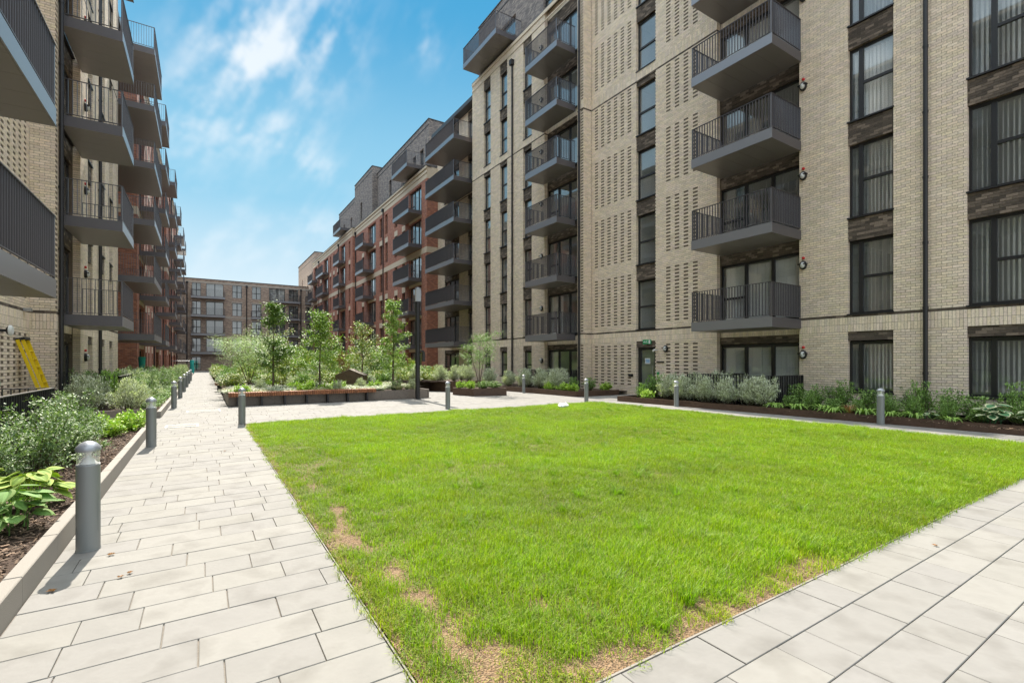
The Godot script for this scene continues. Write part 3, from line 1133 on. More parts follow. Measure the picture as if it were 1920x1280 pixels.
func details_right(b: Node3D) -> void:
	var f := fx(16.85)
	# door of the stair
	var m := MB.new()
	m.box(Vector3(-0.55, 0, -0.07), Vector3(-0.40, 2.2, 0))
	m.box(Vector3(0.40, 0, -0.07), Vector3(0.55, 2.2, 0))
	m.box(Vector3(-0.40, 2.05, -0.07), Vector3(0.40, 2.2, -0.002))
	m.box(Vector3(-0.40, 0, -0.07), Vector3(0.40, 0.14, -0.002))
	var d := put("door", m.mesh(M.frame), b, fp(f, 15.1, 0.02, -0.14), fturn(f))
	var g := put("pane", pane_mesh([-0.4, 0.14, 0.4, 2.05]), d, Vector3(0, 0.14, -0.035))
	m = MB.new()
	m.tube([Vector3(0.33, 0.85, 0.06), Vector3(0.33, 1.35, 0.06)], [0.014, 0.014], 8)
	m.box(Vector3(0.32, 0.9, -0.03), Vector3(0.34, 0.92, 0.06))
	m.box(Vector3(0.32, 1.28, -0.03), Vector3(0.34, 1.30, 0.06))
	put("handle", m.mesh(M.steel), d)
	m = MB.new()
	m.box(Vector3(-0.17, 1.42, -0.030), Vector3(0.13, 1.68, -0.026))
	put("notice", m.mesh(M.white), d)
	m = MB.new()
	for k in 3:
		m.box(Vector3(-0.14, 1.47 + k * 0.06, -0.026), Vector3(0.10, 1.505 + k * 0.06, -0.024))
	put("notice_print", m.mesh(M.blue), d)
	# exit sign: a green plate with a running figure, a doorway and an arrow
	var e := node("exit_sign", b, fp(f, 15.0, 2.33, 0.02), fturn(f))
	m = MB.new()
	m.box(Vector3(-0.24, 0, -0.02), Vector3(0.24, 0.2, 0.004))
	put("plate", m.mesh(M.green), e)
	m = MB.new()
	m.box(Vector3(0.10, 0.02, 0.004), Vector3(0.20, 0.18, 0.006))
	m.box(Vector3(-0.20, 0.085, 0.004), Vector3(-0.12, 0.115, 0.006))
	m.tri(Vector3(-0.12, 0.05, 0.006), Vector3(-0.12, 0.15, 0.006), Vector3(-0.065, 0.1, 0.006))
	m.lathe([[0.018, 0.004], [0.018, 0.007], [0.001, 0.007]], 10)
	var fig := [[Vector3(0.0, 0.145, 0.005), Vector3(-0.005, 0.09, 0.005)], [Vector3(-0.005, 0.09, 0.005), Vector3(0.035, 0.06, 0.005)], [Vector3(0.035, 0.06, 0.005), Vector3(0.03, 0.025, 0.005)],
		[Vector3(-0.005, 0.09, 0.005), Vector3(-0.03, 0.055, 0.005)], [Vector3(-0.03, 0.055, 0.005), Vector3(-0.06, 0.055, 0.005)], [Vector3(0.0, 0.14, 0.005), Vector3(0.04, 0.115, 0.005)], [Vector3(0.0, 0.14, 0.005), Vector3(-0.04, 0.12, 0.005)]]
	for q in fig:
		m.tube(q, [0.009, 0.008], 6)
	m.tube([Vector3(0.012, 0.168, 0.005), Vector3(0.012, 0.18, 0.005)], [0.014, 0.012], 8)
	put("pictogram", m.mesh(M.white), e)
	# call box, lamp and camera beside the door
	m = MB.new()
	m.box(Vector3(-0.05, 0, 0), Vector3(0.05, 0.14, 0.06))
	put("break_glass_box", m.mesh(M.green), b, fp(f, 14.36, 0.95, 0.0), fturn(f))
	m = MB.new()
	m.box(Vector3(-0.14, 0, 0), Vector3(0.14, 0.12, 0.03))
	put("entry_panel", m.mesh(M.pipe), b, fp(f, 15.98, 0.85, 0.0), fturn(f))
	m = MB.new()
	m.box(Vector3(-0.2, 0, 0), Vector3(0.2, 0.05, 0.03))
	put("name_plate", m.mesh(M.pipe), b, fp(f, 14.25, 1.5, 0.0), fturn(f))
	bulkhead(b, f, 13.95, 2.1, false)
	m = MB.new()
	m.box(Vector3(-0.03, -0.03, 0), Vector3(0.03, 0.03, 0.12))
	m.tube([Vector3(0, 0, 0.12), Vector3(0.05, -0.03, 0.3)], [0.05, 0.045], 10)
	put("security_camera", m.mesh(M.white), b, fp(f, 14.45, 2.05, 0.0), fturn(f))

func details_left(b: Node3D) -> void:
	var f := fx(16.85, -1)
	var o := node("wall_lamp", b, fp(f, 16.35, 2.3, 0.0), fturn(f))
	var m := MB.new()
	m.box(Vector3(-0.03, -0.03, 0), Vector3(0.03, 0.03, 0.12))
	m.tube([Vector3(0, 0, 0.12), Vector3(0, 0, 0.17)], [0.07, 0.13], 16)
	put("lamp_body", m.mesh(M.black), o)
	m = MB.new()
	m.tube([Vector3(0, 0, 0.17), Vector3(0, 0, 0.2), Vector3(0, 0, 0.23)], [0.135, 0.13, 0.09], 16)
	put("lamp_glass", m.mesh(M.white), o)
	m = MB.new()
	m.box(Vector3(-0.07, 0, 0), Vector3(0.07, 0.09, 0.16))
	put("security_camera", m.mesh(M.steel), b, fp(f, 18.2, 2.92, 0.0), fturn(f))
	m = MB.new()
	m.box(Vector3(-0.05, 0, 0), Vector3(0.05, 0.14, 0.06))
	put("break_glass_box", m.mesh(M.green), b, fp(f, 16.1, 0.95, 0.0), fturn(f))


# ------------------------------------------------------------------ the ground

func paver_mesh(w: float, tone: Material) -> ArrayMesh:
	var m := MB.new()
	m.chamfered(Vector3(-w / 2 + 0.0026, -0.05, -0.1475), Vector3(w / 2 - 0.0026, 0.0, 0.1475), 0.003)
	return m.mesh(tone)

func ground() -> void:
	var m := MB.new()
	m.quad(Vector3(-600, -0.12, 600), Vector3(600, -0.12, 600), Vector3(600, -0.12, -600), Vector3(-600, -0.12, -600))
	tag(put("ground", m.mesh(M.joint)), "bare ground under the whole courtyard", "", "", "structure")
	# paving: rows 0.3 m deep, lengths of 0.3, 0.45 and 0.6 m
	var paving := node("pavement")
	tag(paving, "pale grey concrete paving of the path and the square round the lawn", "", "", "structure")
	m = MB.new()
	m.box(Vector3(-4.2, -0.10, 4), Vector3(17, -0.012, -1.74))
	m.box(Vector3(-4.2, -0.10, -1.741), Vector3(0.86, -0.012, -92))
	m.box(Vector3(12.4, -0.10, -1.741), Vector3(17, -0.012, -13.65))
	m.box(Vector3(0.861, -0.10, -13.651), Vector3(17, -0.012, -40))
	put("paving_bed", m.mesh(M.joint), paving)
	var all := []
	for row in range(-8, 302):
		var a0 := 1.74 + 0.3 * (row - 0)
		var ac := a0 + 0.15
		var spans := []
		if a0 < 1.7:
			spans = [[-0.97, 14.4 - ac * 0.075 + 0.3]]
		elif a0 < 13.5:
			spans = [[-0.97, 0.86], [12.52 + (13.65 - ac) * 0.03, 13.64 + (13.65 - ac) * 0.075]]
		elif a0 < 19.0:
			spans = [[-0.97 if a0 < 14.0 or a0 > 16.3 else -3.9, 13.9 if a0 > 16.0 else 16.8]]
		elif a0 < 23.5:
			spans = [[-0.97, 0.74], [8.2, 13.7]]
		elif a0 < 90.0:
			spans = [[-0.97, 0.74]]
		for s in spans:
			var x: float = s[0] - R(0.0, 0.3)
			while x < s[1] - 0.05:
				var l: float = [0.3, 0.45, 0.45, 0.6, 0.6][rng.randi() % 5]
				var x0 := maxf(x, s[0])
				var x1 := minf(x + l, s[1])
				if s[1] - x1 < 0.12: x1 = s[1]
				x += l
				if x1 <= x0 + 0.03: continue
				all.append([Vector3((x0 + x1) / 2, R(-0.0015, 0.0015), -ac), x1 - x0])
				if x1 == s[1]: break
	var order := []
	for k in all.size():
		if in_frame(all[k][0]):
			var q := seen(all[k][0])
			order.append([q.z, k])
	order.sort_custom(func(p, q): return p[0] < q[0])
	var single := {}
	for q in mini(300, order.size()):
		single[order[q][1]] = true
	var meshes := []
	for t in 6:
		meshes.append(paver_mesh(0.45, M.paver_tone[t]))
	var where := []
	var tint := []
	for k in all.size():
		var sc: float = all[k][1] / 0.45
		if single.has(k):
			var o := put("paver", meshes[rng.randi() % 6], paving, all[k][0])
			o.scale.x = sc
			o.rotation = Vector3(R(-0.002, 0.002), 0, R(-0.002, 0.002))
		else:
			where.append(Transform3D(Basis.from_scale(Vector3(sc, 1, 1)), all[k][0]))
			tint.append(paver_col())
	many("pavers", paver_mesh(0.45, M.paver), where, tint, paving)
	# dead leaves and crumbs of soil along the edge of the path
	var lm := MB.new()
	for k in 5:
		var w := k * 1.1 - 2.2
		lm.leaf(Vector3(0, 0.006, 0), Vector3(cos(w), 0.25, sin(w)).normalized(), Vector3(-sin(w), 0.2, cos(w)).normalized(), 0.034, 0.022, Color(0.28, 0.13, 0.04), 0.008)
	var dl := lm.mesh(M.leaf)
	var spots := [[-0.86, 4.42], [-0.62, 5.0], [-0.45, 4.5], [0.32, 9.7], [5.2, 1.5], [-0.5, 4.45]]
	for k in spots.size():
		var o := put("dead_leaf", dl, self, Vector3(spots[k][0], 0.003, -spots[k][1]), R(0, 6))
		o.scale = Vector3.ONE * R(0.6, 1.1)
		tag(o, "small curled brown dead leaf lying on the pale paving", "leaf", "dead leaves on the paving")
	# two recessed covers in the path
	for q in [[-0.42, 14.05, 0.62, 0.5, "nearer of two recessed metal framed covers in the path"], [0.02, 17.9, 0.85, 0.6, "farther of two recessed metal framed covers in the path"]]:
		var o := node("access_cover", self, Vector3(q[0], 0.004, -q[1]))
		m = MB.new()
		for sx in [-1, 1]:
			m.box(Vector3(sx * q[2] / 2 - 0.02, 0, -q[3] / 2), Vector3(sx * q[2] / 2 + 0.02, 0.006, q[3] / 2))
			m.box(Vector3(-q[2] / 2 + 0.0205, 0, sx * q[3] / 2 - 0.02), Vector3(q[2] / 2 - 0.0205, 0.006, sx * q[3] / 2 + 0.02))
		put("cover_frame", m.mesh(M.steel), o)
		m = MB.new()
		m.box(Vector3(-q[2] / 2 + 0.02, -0.01, -q[3] / 2 + 0.02), Vector3(q[2] / 2 - 0.02, 0.003, q[3] / 2 - 0.02))
		put("cover_tray", m.mesh(M.paver_tone[2]), o)
		tag(o, q[4], "manhole cover")

func lawn_edge(a: float) -> float:
	return 12.50 + (13.65 - a) * 0.03

func lawn() -> void:
	var m := MB.new()
	var nx := 60
	var nz := 60
	var bump := FastNoiseLite.new()
	bump.seed = 5
	bump.frequency = 0.5
	var at := func(ix: int, iz: int) -> Vector3:
		var a := 1.76 + (13.62 - 1.76) * iz / nz
		var x := 0.885 + (lawn_edge(a) - 0.885) * ix / nx
		var edge := minf(minf(ix, nx - ix), minf(iz, nz - iz))
		return Vector3(x, (bump.get_noise_2d(x, a) * 0.02 + 0.012) * minf(edge / 2.0, 1.0) - 0.006, -a)
	for ix in nx:
		for iz in nz:
			m.quad(at.call(ix, iz), at.call(ix + 1, iz), at.call(ix + 1, iz + 1), at.call(ix, iz + 1))
	var soil := put("lawn", m.mesh(M.dry))
	tag(soil, "dry earth under the lawn, bare along its edges", "", "", "structure")
	# white edging strip on the path side
	m = MB.new()
	m.box(Vector3(0.863, -0.1, -1.742), Vector3(0.872, 0.001, -13.6))
	m.box(Vector3(0.879, -0.1, -1.742), Vector3(12.85, 0.002, -1.754))
	tag(put("lawn_edging", m.mesh(M.kerb)), "thin pale edging strip between lawn and paving", "", "", "structure")
	# grass: clumps of blades, four kinds of clump
	var kinds := []
	for kd in 4:
		var b := MB.new()
		for k in 46:
			var p := Vector3(R(-0.075, 0.075), 0, R(-0.075, 0.075))
			var w := R(0, TAU)
			var h := R(0.035, 0.10)
			var lean := R(0.1, 0.95)
			var dir := Vector3(cos(w), 0, sin(w))
			var side := Vector3(-sin(w), 0, cos(w)) * R(0.0013, 0.0024)
			var mid := p + dir * h * lean * 0.35 + Vector3.UP * h * 0.6
			var tip := p + dir * h * lean + Vector3.UP * h * R(0.7, 1.0)
			var t := R(0.75, 1.2)
			var col := Color(0.265 * t, 0.375 * t, 0.010 * t)
			if rng.randf() < 0.06: col = Color(0.30, 0.27, 0.12)
			elif rng.randf() < 0.3: col = Color(0.15 * t, 0.26 * t, 0.012 * t)
			b.quad(p - side, p + side, mid + side * 0.8, mid - side * 0.8, col)
			b.tri(mid - side * 0.8, mid + side * 0.8, tip, col)
		kinds.append(b.mesh(M.grass))
	var patch := FastNoiseLite.new()
	patch.seed = 9
	patch.frequency = 0.35
	patch.fractal_octaves = 3
	var fine := FastNoiseLite.new()
	fine.seed = 10
	fine.frequency = 1.7
	var lists := [[], [], [], []]
	var tints := [[], [], [], []]
	var a := 1.79
	while a < 13.6:
		var step := 0.052 if a < 3.5 else (0.060 if a < 6.0 else 0.075)
		var x := 0.89
		while x < lawn_edge(a) - 0.015:
			var px := x + R(-0.5, 0.5) * step
			var pa := a + R(-0.5, 0.5) * step
			x += step
			if px < 0.885 or pa < 1.765: continue
			var l := px - 0.88
			var nz_ := patch.get_noise_2d(px, pa)
			var nf := fine.get_noise_2d(px, pa)
			# bare strip beside the path edge, thin patches at the near edge
			var bare := 0.0
			var centre := 0.30 + nz_ * 0.22 + 0.05 * sin(pa * 1.3)
			var half := (0.055 + nf * 0.16) * clampf((10.0 - pa) / 5.0, 0.12, 1.0)
			if absf(l - centre) < half: bare = 1.0
			elif l < 0.10: bare = 0.25
			var near_edge := pa - 1.75
			if near_edge < 0.22 + nf * 0.2 and px < 4.2: bare = maxf(bare, 0.75)
			if px < 2.1 and pa < 2.7 and nf > 0.12: bare = maxf(bare, 0.65)
			if rng.randf() < bare * 0.97: continue
			var k := rng.randi() % 4
			var s := R(0.7, 1.25) * (1.0 + 0.4 * nz_ + 0.5 * nf)
			if bare > 0.0 or l < 0.1 or (near_edge < 0.12 and px < 4.5): s *= 0.6
			if absf(l - centre) < half + 0.12 and rng.randf() < 0.4: s *= 0.65
			var gs := fp_ground(px, pa)
			lists[k].append(Transform3D(Basis(Vector3.UP, R(0, TAU)).scaled(Vector3(1.0, maxf(s, 0.3), 1.0)), gs))
			var dry := clampf(nf * 0.6 + 0.1 + (0.5 if bare > 0.0 else 0.0), 0.0, 1.0)
			var t := 1.0 + 0.32 * nz_ + R(-0.14, 0.14)
			tints[k].append(Color(t * (1.0 + dry * 0.35), t * (1.0 + dry * 0.05), t))
		a += step
	for k in 4:
		many("grass", kinds[k], lists[k], tints[k], soil)
	# a few thicker tufts
	var tuft := MB.new()
	for k in 60:
		var w := R(0, TAU)
		var h := R(0.08, 0.16)
		var dir := Vector3(cos(w), 0, sin(w))
		var side := Vector3(-sin(w), 0, cos(w)) * 0.0022
		var p := dir * R(0, 0.05)
		var t := R(0.7, 1.1)
		var col := Color(0.20 * t, 0.34 * t, 0.02 * t)
		var mid := p + dir * h * 0.3 + Vector3.UP * h * 0.6
		tuft.quad(p - side, p + side, mid + side, mid - side, col)
		tuft.tri(mid - side, mid + side, mid + dir * h * R(0.2, 0.5) + Vector3.UP * h * R(0.1, 0.35), col)
	var tl := []
	var tt := []
	for k in 420:
		var pa := 1.9 + 11.5 * pow(rng.randf(), 1.6)
		var px := R(1.35, lawn_edge(pa) - 0.1)
		if fine.get_noise_2d(px, pa) < 0.0 and rng.randf() < 0.7: continue
		tl.append(Transform3D(Basis(Vector3.UP, R(0, TAU)).scaled(Vector3.ONE * R(0.6, 1.1)), fp_ground(px, pa)))
		var t := R(0.75, 1.1)
		tt.append(Color(t, t, t))
	many("grass_tufts", tuft.mesh(M.grass), tl, tt, soil)
	# crumbs of dry earth
	var cl := []
	var ct := []
	var crumb := MB.new()
	crumb.lathe([[0.001, -0.4], [0.9, -0.1], [1.0, 0.3], [0.6, 0.8], [0.001, 1.0]], 6)
	for k in 2600:
		var pa := R(1.8, 10.0)
		var l := 0.30 + patch.get_noise_2d(1.2, pa) * 0.2 + R(-0.25, 0.25)
		var px := 0.88 + maxf(l, 0.02)
		if k > 1900:
			px = R(0.95, 4.5)
			pa = 1.78 + R(0, 0.3)
		cl.append(Transform3D(Basis(Vector3(R(-1, 1), R(-1, 1), 1).normalized(), R(0, 6)).scaled(Vector3.ONE * R(0.003, 0.012)), fp_ground(px, pa)))
		var t := R(0.6, 1.2)
		ct.append(Color(0.25 * t, 0.165 * t, 0.09 * t))
	many("earth_crumbs", crumb.mesh(M.chip), cl, ct, soil)
	# the crumpled white bag
	m = MB.new()
	var bn := FastNoiseLite.new()
	bn.frequency = 3.0
	var rings := []
	for r in 7:
		var ring := []
		for s in 18:
			var w := TAU * s / 18
			var rad := [0.02, 0.16, 0.22, 0.24, 0.2, 0.1, 0.01][r] as float
			var q := 1.0 + 0.6 * bn.get_noise_3d(cos(w) * 1.2, sin(w) * 1.2, r * 0.4)
			ring.append(Vector3(cos(w) * rad * q * 1.3, [0.0, 0.0, 0.03, 0.06, 0.10, 0.12, 0.11][r] * (1.0 + bn.get_noise_2d(cos(w) * 2, sin(w) * 2 + r)), sin(w) * rad * q * 0.6))
		rings.append(ring)
	m.ring_surface(rings)
	tag(put("plastic_bag", m.mesh(M.bag), self, Vector3(10.1, 0.02, -12.6), 0.5), "crumpled white plastic bag lying on the lawn", "bag")

func fp_ground(x: float, a: float) -> Vector3:
	return Vector3(x, -0.006, -a)

func oblong(called: String, parent: Node, p: Vector3, q: Vector3, thick: float, h: float, mt: Material, y0 := 0.0) -> MeshInstance3D:
	# an upright slab whose outer foot runs from p to q, thickness to the left of that direction
	var m := MB.new()
	var l := p.distance_to(q)
	m.chamfered(Vector3(0.002, y0, -thick), Vector3(l - 0.002, h, 0), 0.006)
	return put(called, m.mesh(mt), parent, p, -atan2(q.z - p.z, q.x - p.x))

func soil_sheet(called: String, label: String, pts: Array, y: float) -> MeshInstance3D:
	var m := MB.new()
	for k in range(1, pts.size() - 1):
		m.tri(Vector3(pts[0].x, y, -pts[0].y), Vector3(pts[k].x, y, -pts[k].y), Vector3(pts[k + 1].x, y, -pts[k + 1].y), Color.WHITE, Vector3.UP)
	var o := put(called, m.mesh(M.soil))
	tag(o, label, "", "", "structure")
	return o

func mulch(parent: Node, x0: float, x1: float, a0: float, a1: float, y: float, n: int) -> void:
	var m := MB.new()
	m.box(Vector3(-0.5, -0.1, -0.5), Vector3(0.5, 0.1, 0.5))
	var where := []
	var tint := []
	for k in n:
		var a := a0 + (a1 - a0) * pow(rng.randf(), 1.5)
		var b := Basis(Vector3(R(-0.4, 0.4), 1, R(-0.4, 0.4)).normalized(), R(0, TAU)) * Basis.from_scale(Vector3(R(0.02, 0.06), R(0.01, 0.03), R(0.006, 0.018)))
		where.append(Transform3D(b, Vector3(R(x0, x1), y + R(0, 0.02), -a)))
		var t := R(0.4, 1.7)
		tint.append(Color(0.13 * t, 0.085 * t, 0.055 * t))
	many("bark_chips", m.mesh(M.chip), where, tint, parent)

func beds() -> void:
	# left beds behind the pale stone kerb
	var kerb := node("kerb")
	tag(kerb, "pale stone kerb along the left side of the path", "", "", "structure")
	for run in [[1.6, 13.9], [16.4, 70.0]]:
		var a: float = run[0]
		while a < run[1] - 0.05:
			var e := minf(a + 0.9, run[1])
			oblong("kerb_stone", kerb, Vector3(-0.975, 0, -a), Vector3(-0.975, 0, -e), 0.095, 0.18 + R(-0.001, 0.001), M.kerb, -0.05)
			a = e
	oblong("kerb_stone", kerb, Vector3(-3.9, 0, -13.9), Vector3(-1.11, 0, -13.9), 0.1, 0.178, M.kerb, -0.05).rotation.y = 0.0
	var so := soil_sheet("bed_soil", "dark soil and bark of the near left bed", [Vector2(-1.0, 1.6), Vector2(-1.0, 13.9), Vector2(-4.0, 13.9), Vector2(-4.0, 1.6)], 0.11)
	mulch(so, -2.2, -1.12, 2.4, 13.8, 0.115, 9000)
	so = soil_sheet("bed_soil", "dark soil of the long left bed", [Vector2(-1.0, 16.4), Vector2(-1.0, 70.0), Vector2(-3.5, 70.0), Vector2(-3.5, 16.4)], 0.12)
	mulch(so, -2.2, -1.12, 16.5, 24.0, 0.125, 1800)
	var e := node("bed_edging", self, Vector3.ZERO)
	oblong("panel", e, Vector3(-3.5, 0, -16.37), Vector3(-1.1, 0, -16.37), 0.03, 0.26, M.planter)
	tag(e, "brown metal edging at the near end of the long left bed", "planter edging")
	# right bed, its edging slightly turned from the wall
	var p := Vector3(13.64, 0, -13.65)
	var q := Vector3(14.92, 0, 3.0)
	e = node("bed_edging")
	var l := 0.0
	var full := q.distance_to(p)
	while l < full - 0.1:
		var l1 := minf(l + 2.4, full)
		var d := (p - q).normalized()
		oblong("panel", e, q + d * l, q + d * l1, -0.03, 0.2, M.corten)
		l = l1
	oblong("panel", e, Vector3(13.68, 0, -13.65), Vector3(16.8, 0, -13.65), -0.03, 0.198, M.corten)
	tag(e, "low brown steel edging of the bed right of the lawn, ending at the stair door", "planter edging")
	so = soil_sheet("bed_soil", "dark soil of the bed right of the lawn", [Vector2(13.66, 13.6), Vector2(16.85, 13.6), Vector2(16.85, -3.0), Vector2(14.90, -3.0)], 0.14)
	mulch(so, 14.0, 16.0, 2.5, 13.0, 0.145, 1500)
	e = node("bed_edging")
	oblong("panel", e, Vector3(13.72, 0, -16.2), Vector3(16.3, 0, -16.2), 0.03, 0.24, M.corten)
	oblong("panel", e, Vector3(13.72, 0, -16.2), Vector3(13.35, 0, -21.5), -0.03, 0.241, M.corten)
	oblong("panel", e, Vector3(13.35, 0, -21.5), Vector3(13.2, 0, -30.0), -0.03, 0.24, M.corten)
	tag(e, "low brown steel edging of the bed beyond the stair door", "planter edging")
	soil_sheet("bed_soil", "dark soil of the bed beyond the stair door", [Vector2(13.7, 16.22), Vector2(16.85, 16.22), Vector2(16.85, 30.0), Vector2(13.2, 30.0)], 0.17)
	# the raised planter with the bench
	e = node("raised_planter")
	var x := 0.74
	while x < 8.05:
		var x1 := minf(x + 1.48, 8.14)
		oblong("panel", e, Vector3(x, 0, -19.3), Vector3(x1, 0, -19.3), 0.04, 0.37, M.planter)
		x = x1
	oblong("panel", e, Vector3(8.14, 0, -19.26), Vector3(8.14, 0, -22.6), 0.04, 0.371, M.planter)
	oblong("panel", e, Vector3(0.74, 0, -19.34), Vector3(0.74, 0, -24.0), -0.04, 0.371, M.planter)
	tag(e, "grey brown raised planter behind the timber bench", "planter")
	soil_sheet("bed_soil", "planted soil of the garden in the middle of the courtyard", [Vector2(0.76, 19.33), Vector2(8.12, 19.33), Vector2(8.12, 24.5), Vector2(12.6, 24.5), Vector2(12.6, 80), Vector2(0.76, 80)], 0.30)
	e = node("raised_planter")
	for c in [[9.75, 20.3, 10.12, 18.95], [10.12, 18.95, 11.7, 18.7], [11.7, 18.7, 11.75, 20.9], [11.75, 20.9, 9.75, 20.3]]:
		oblong("panel", e, Vector3(c[0], 0, -c[1]), Vector3(c[2], 0, -c[3]), 0.03, 0.34, M.corten)
	tag(e, "small brown steel planter that holds the feathery young tree", "planter")
	soil_sheet("bed_soil", "soil of the small steel planter", [Vector2(9.78, 20.3), Vector2(10.14, 18.98), Vector2(11.68, 18.73), Vector2(11.72, 20.88)], 0.29)
	e = node("raised_planter")
	for c in [[8.6, 24.6, 9.4, 24.4], [9.4, 24.4, 10.07, 23.8], [10.07, 23.8, 10.65, 22.1], [10.65, 22.1, 12.7, 22.4]]:
		oblong("panel", e, Vector3(c[0], 0, -c[1]), Vector3(c[2], 0, -c[3]), 0.03, 0.55, M.corten)
	tag(e, "taller brown steel planter behind the lamp post", "planter")
	soil_sheet("bed_soil", "soil of the taller steel planter", [Vector2(8.6, 24.64), Vector2(10.1, 23.84), Vector2(10.68, 22.14), Vector2(12.7, 22.44), Vector2(12.7, 26)], 0.5)
	# bench of upright boards on edge
	e = node("timber_bench", self, Vector3(0.72, 0, -19.24))
	var bd := MB.new()
	bd.chamfered(Vector3(-0.031, 0.335, -0.5), Vector3(0.031, 0.475, 0.0), 0.005)
	var bms := []
	for k in 6:
		bms.append(bd.mesh(M.timber[k]))
	var n := 68
	for k in n:
		var o := put("slat", bms[rng.randi() % 6], e, Vector3(0.05 + k * 0.0745, R(-0.002, 0.002), 0.22 + R(-0.004, 0.004)))
		o.rotation.y = R(-0.006, 0.006)
	var sp := MB.new()
	sp.box(Vector3(-0.03, 0.0, -0.2), Vector3(0.03, 0.334, 0.12))
	var sm := sp.mesh(M.pipe)
	for k in 7:
		put("support", sm, e, Vector3(0.3 + k * 0.74, 0, 0.06))
	tag(e, "long low bench of upright orange brown timber slats before the planter", "bench")
	e = node("timber_bench", self, Vector3(0.45, 0, -29.0))
	for k in 12:
		var o := put("slat", bms[rng.randi() % 6], e, Vector3(0.1 + k * 0.0745, 0, 0.2))
	for k in 2:
		put("support", sm, e, Vector3(0.2 + k * 0.6, 0, 0.06))
	tag(e, "short end of a timber bench beside the path farther off", "bench")

func bollard_parts() -> Array:
	if cache.has("bollard"): return cache.bollard
	var post := MB.new()
	post.lathe([[0.104, 0.0], [0.104, 0.012], [0.104, 0.012], [0.1, 0.014], [0.1, 0.70], [0.1, 0.70], [0.098, 0.712], [0.001, 0.712]], 32)
	var panel := MB.new()
	for q in [[-0.30, 0.30]]:
		var rings := []
		for yy in [0.16, 0.47]:
			var ring := []
			for k in 6:
				var w := -0.9 + 0.5 * k / 5.0
				ring.append(Vector3(cos(w) * 0.1015, yy, -sin(w) * 0.1015))
			rings.append(ring)
		for k in 5:
			panel.quad(rings[0][k], rings[0][k + 1], rings[1][k + 1], rings[1][k])
	var lens := MB.new()
	lens.lathe([[0.092, 0.712], [0.097, 0.80], [0.097, 0.82]], 32)
	var cone := MB.new()
	cone.lathe([[0.075, 0.714], [0.055, 0.74], [0.028, 0.765], [0.025, 0.79], [0.05, 0.822]], 24)
	var cap := MB.new()
	cap.lathe([[0.001, 0.818], [0.104, 0.818], [0.104, 0.818], [0.107, 0.835], [0.10, 0.855], [0.07, 0.882], [0.03, 0.898], [0.001, 0.90]], 32)
	cache.bollard = [["post", post.mesh(M.bollard)], ["service_door", panel.mesh(M.bollard)], ["lens", lens.mesh(M.lens)], ["reflector", cone.mesh(M.white)], ["cap", cap.mesh(M.cap)]]
	return cache.bollard

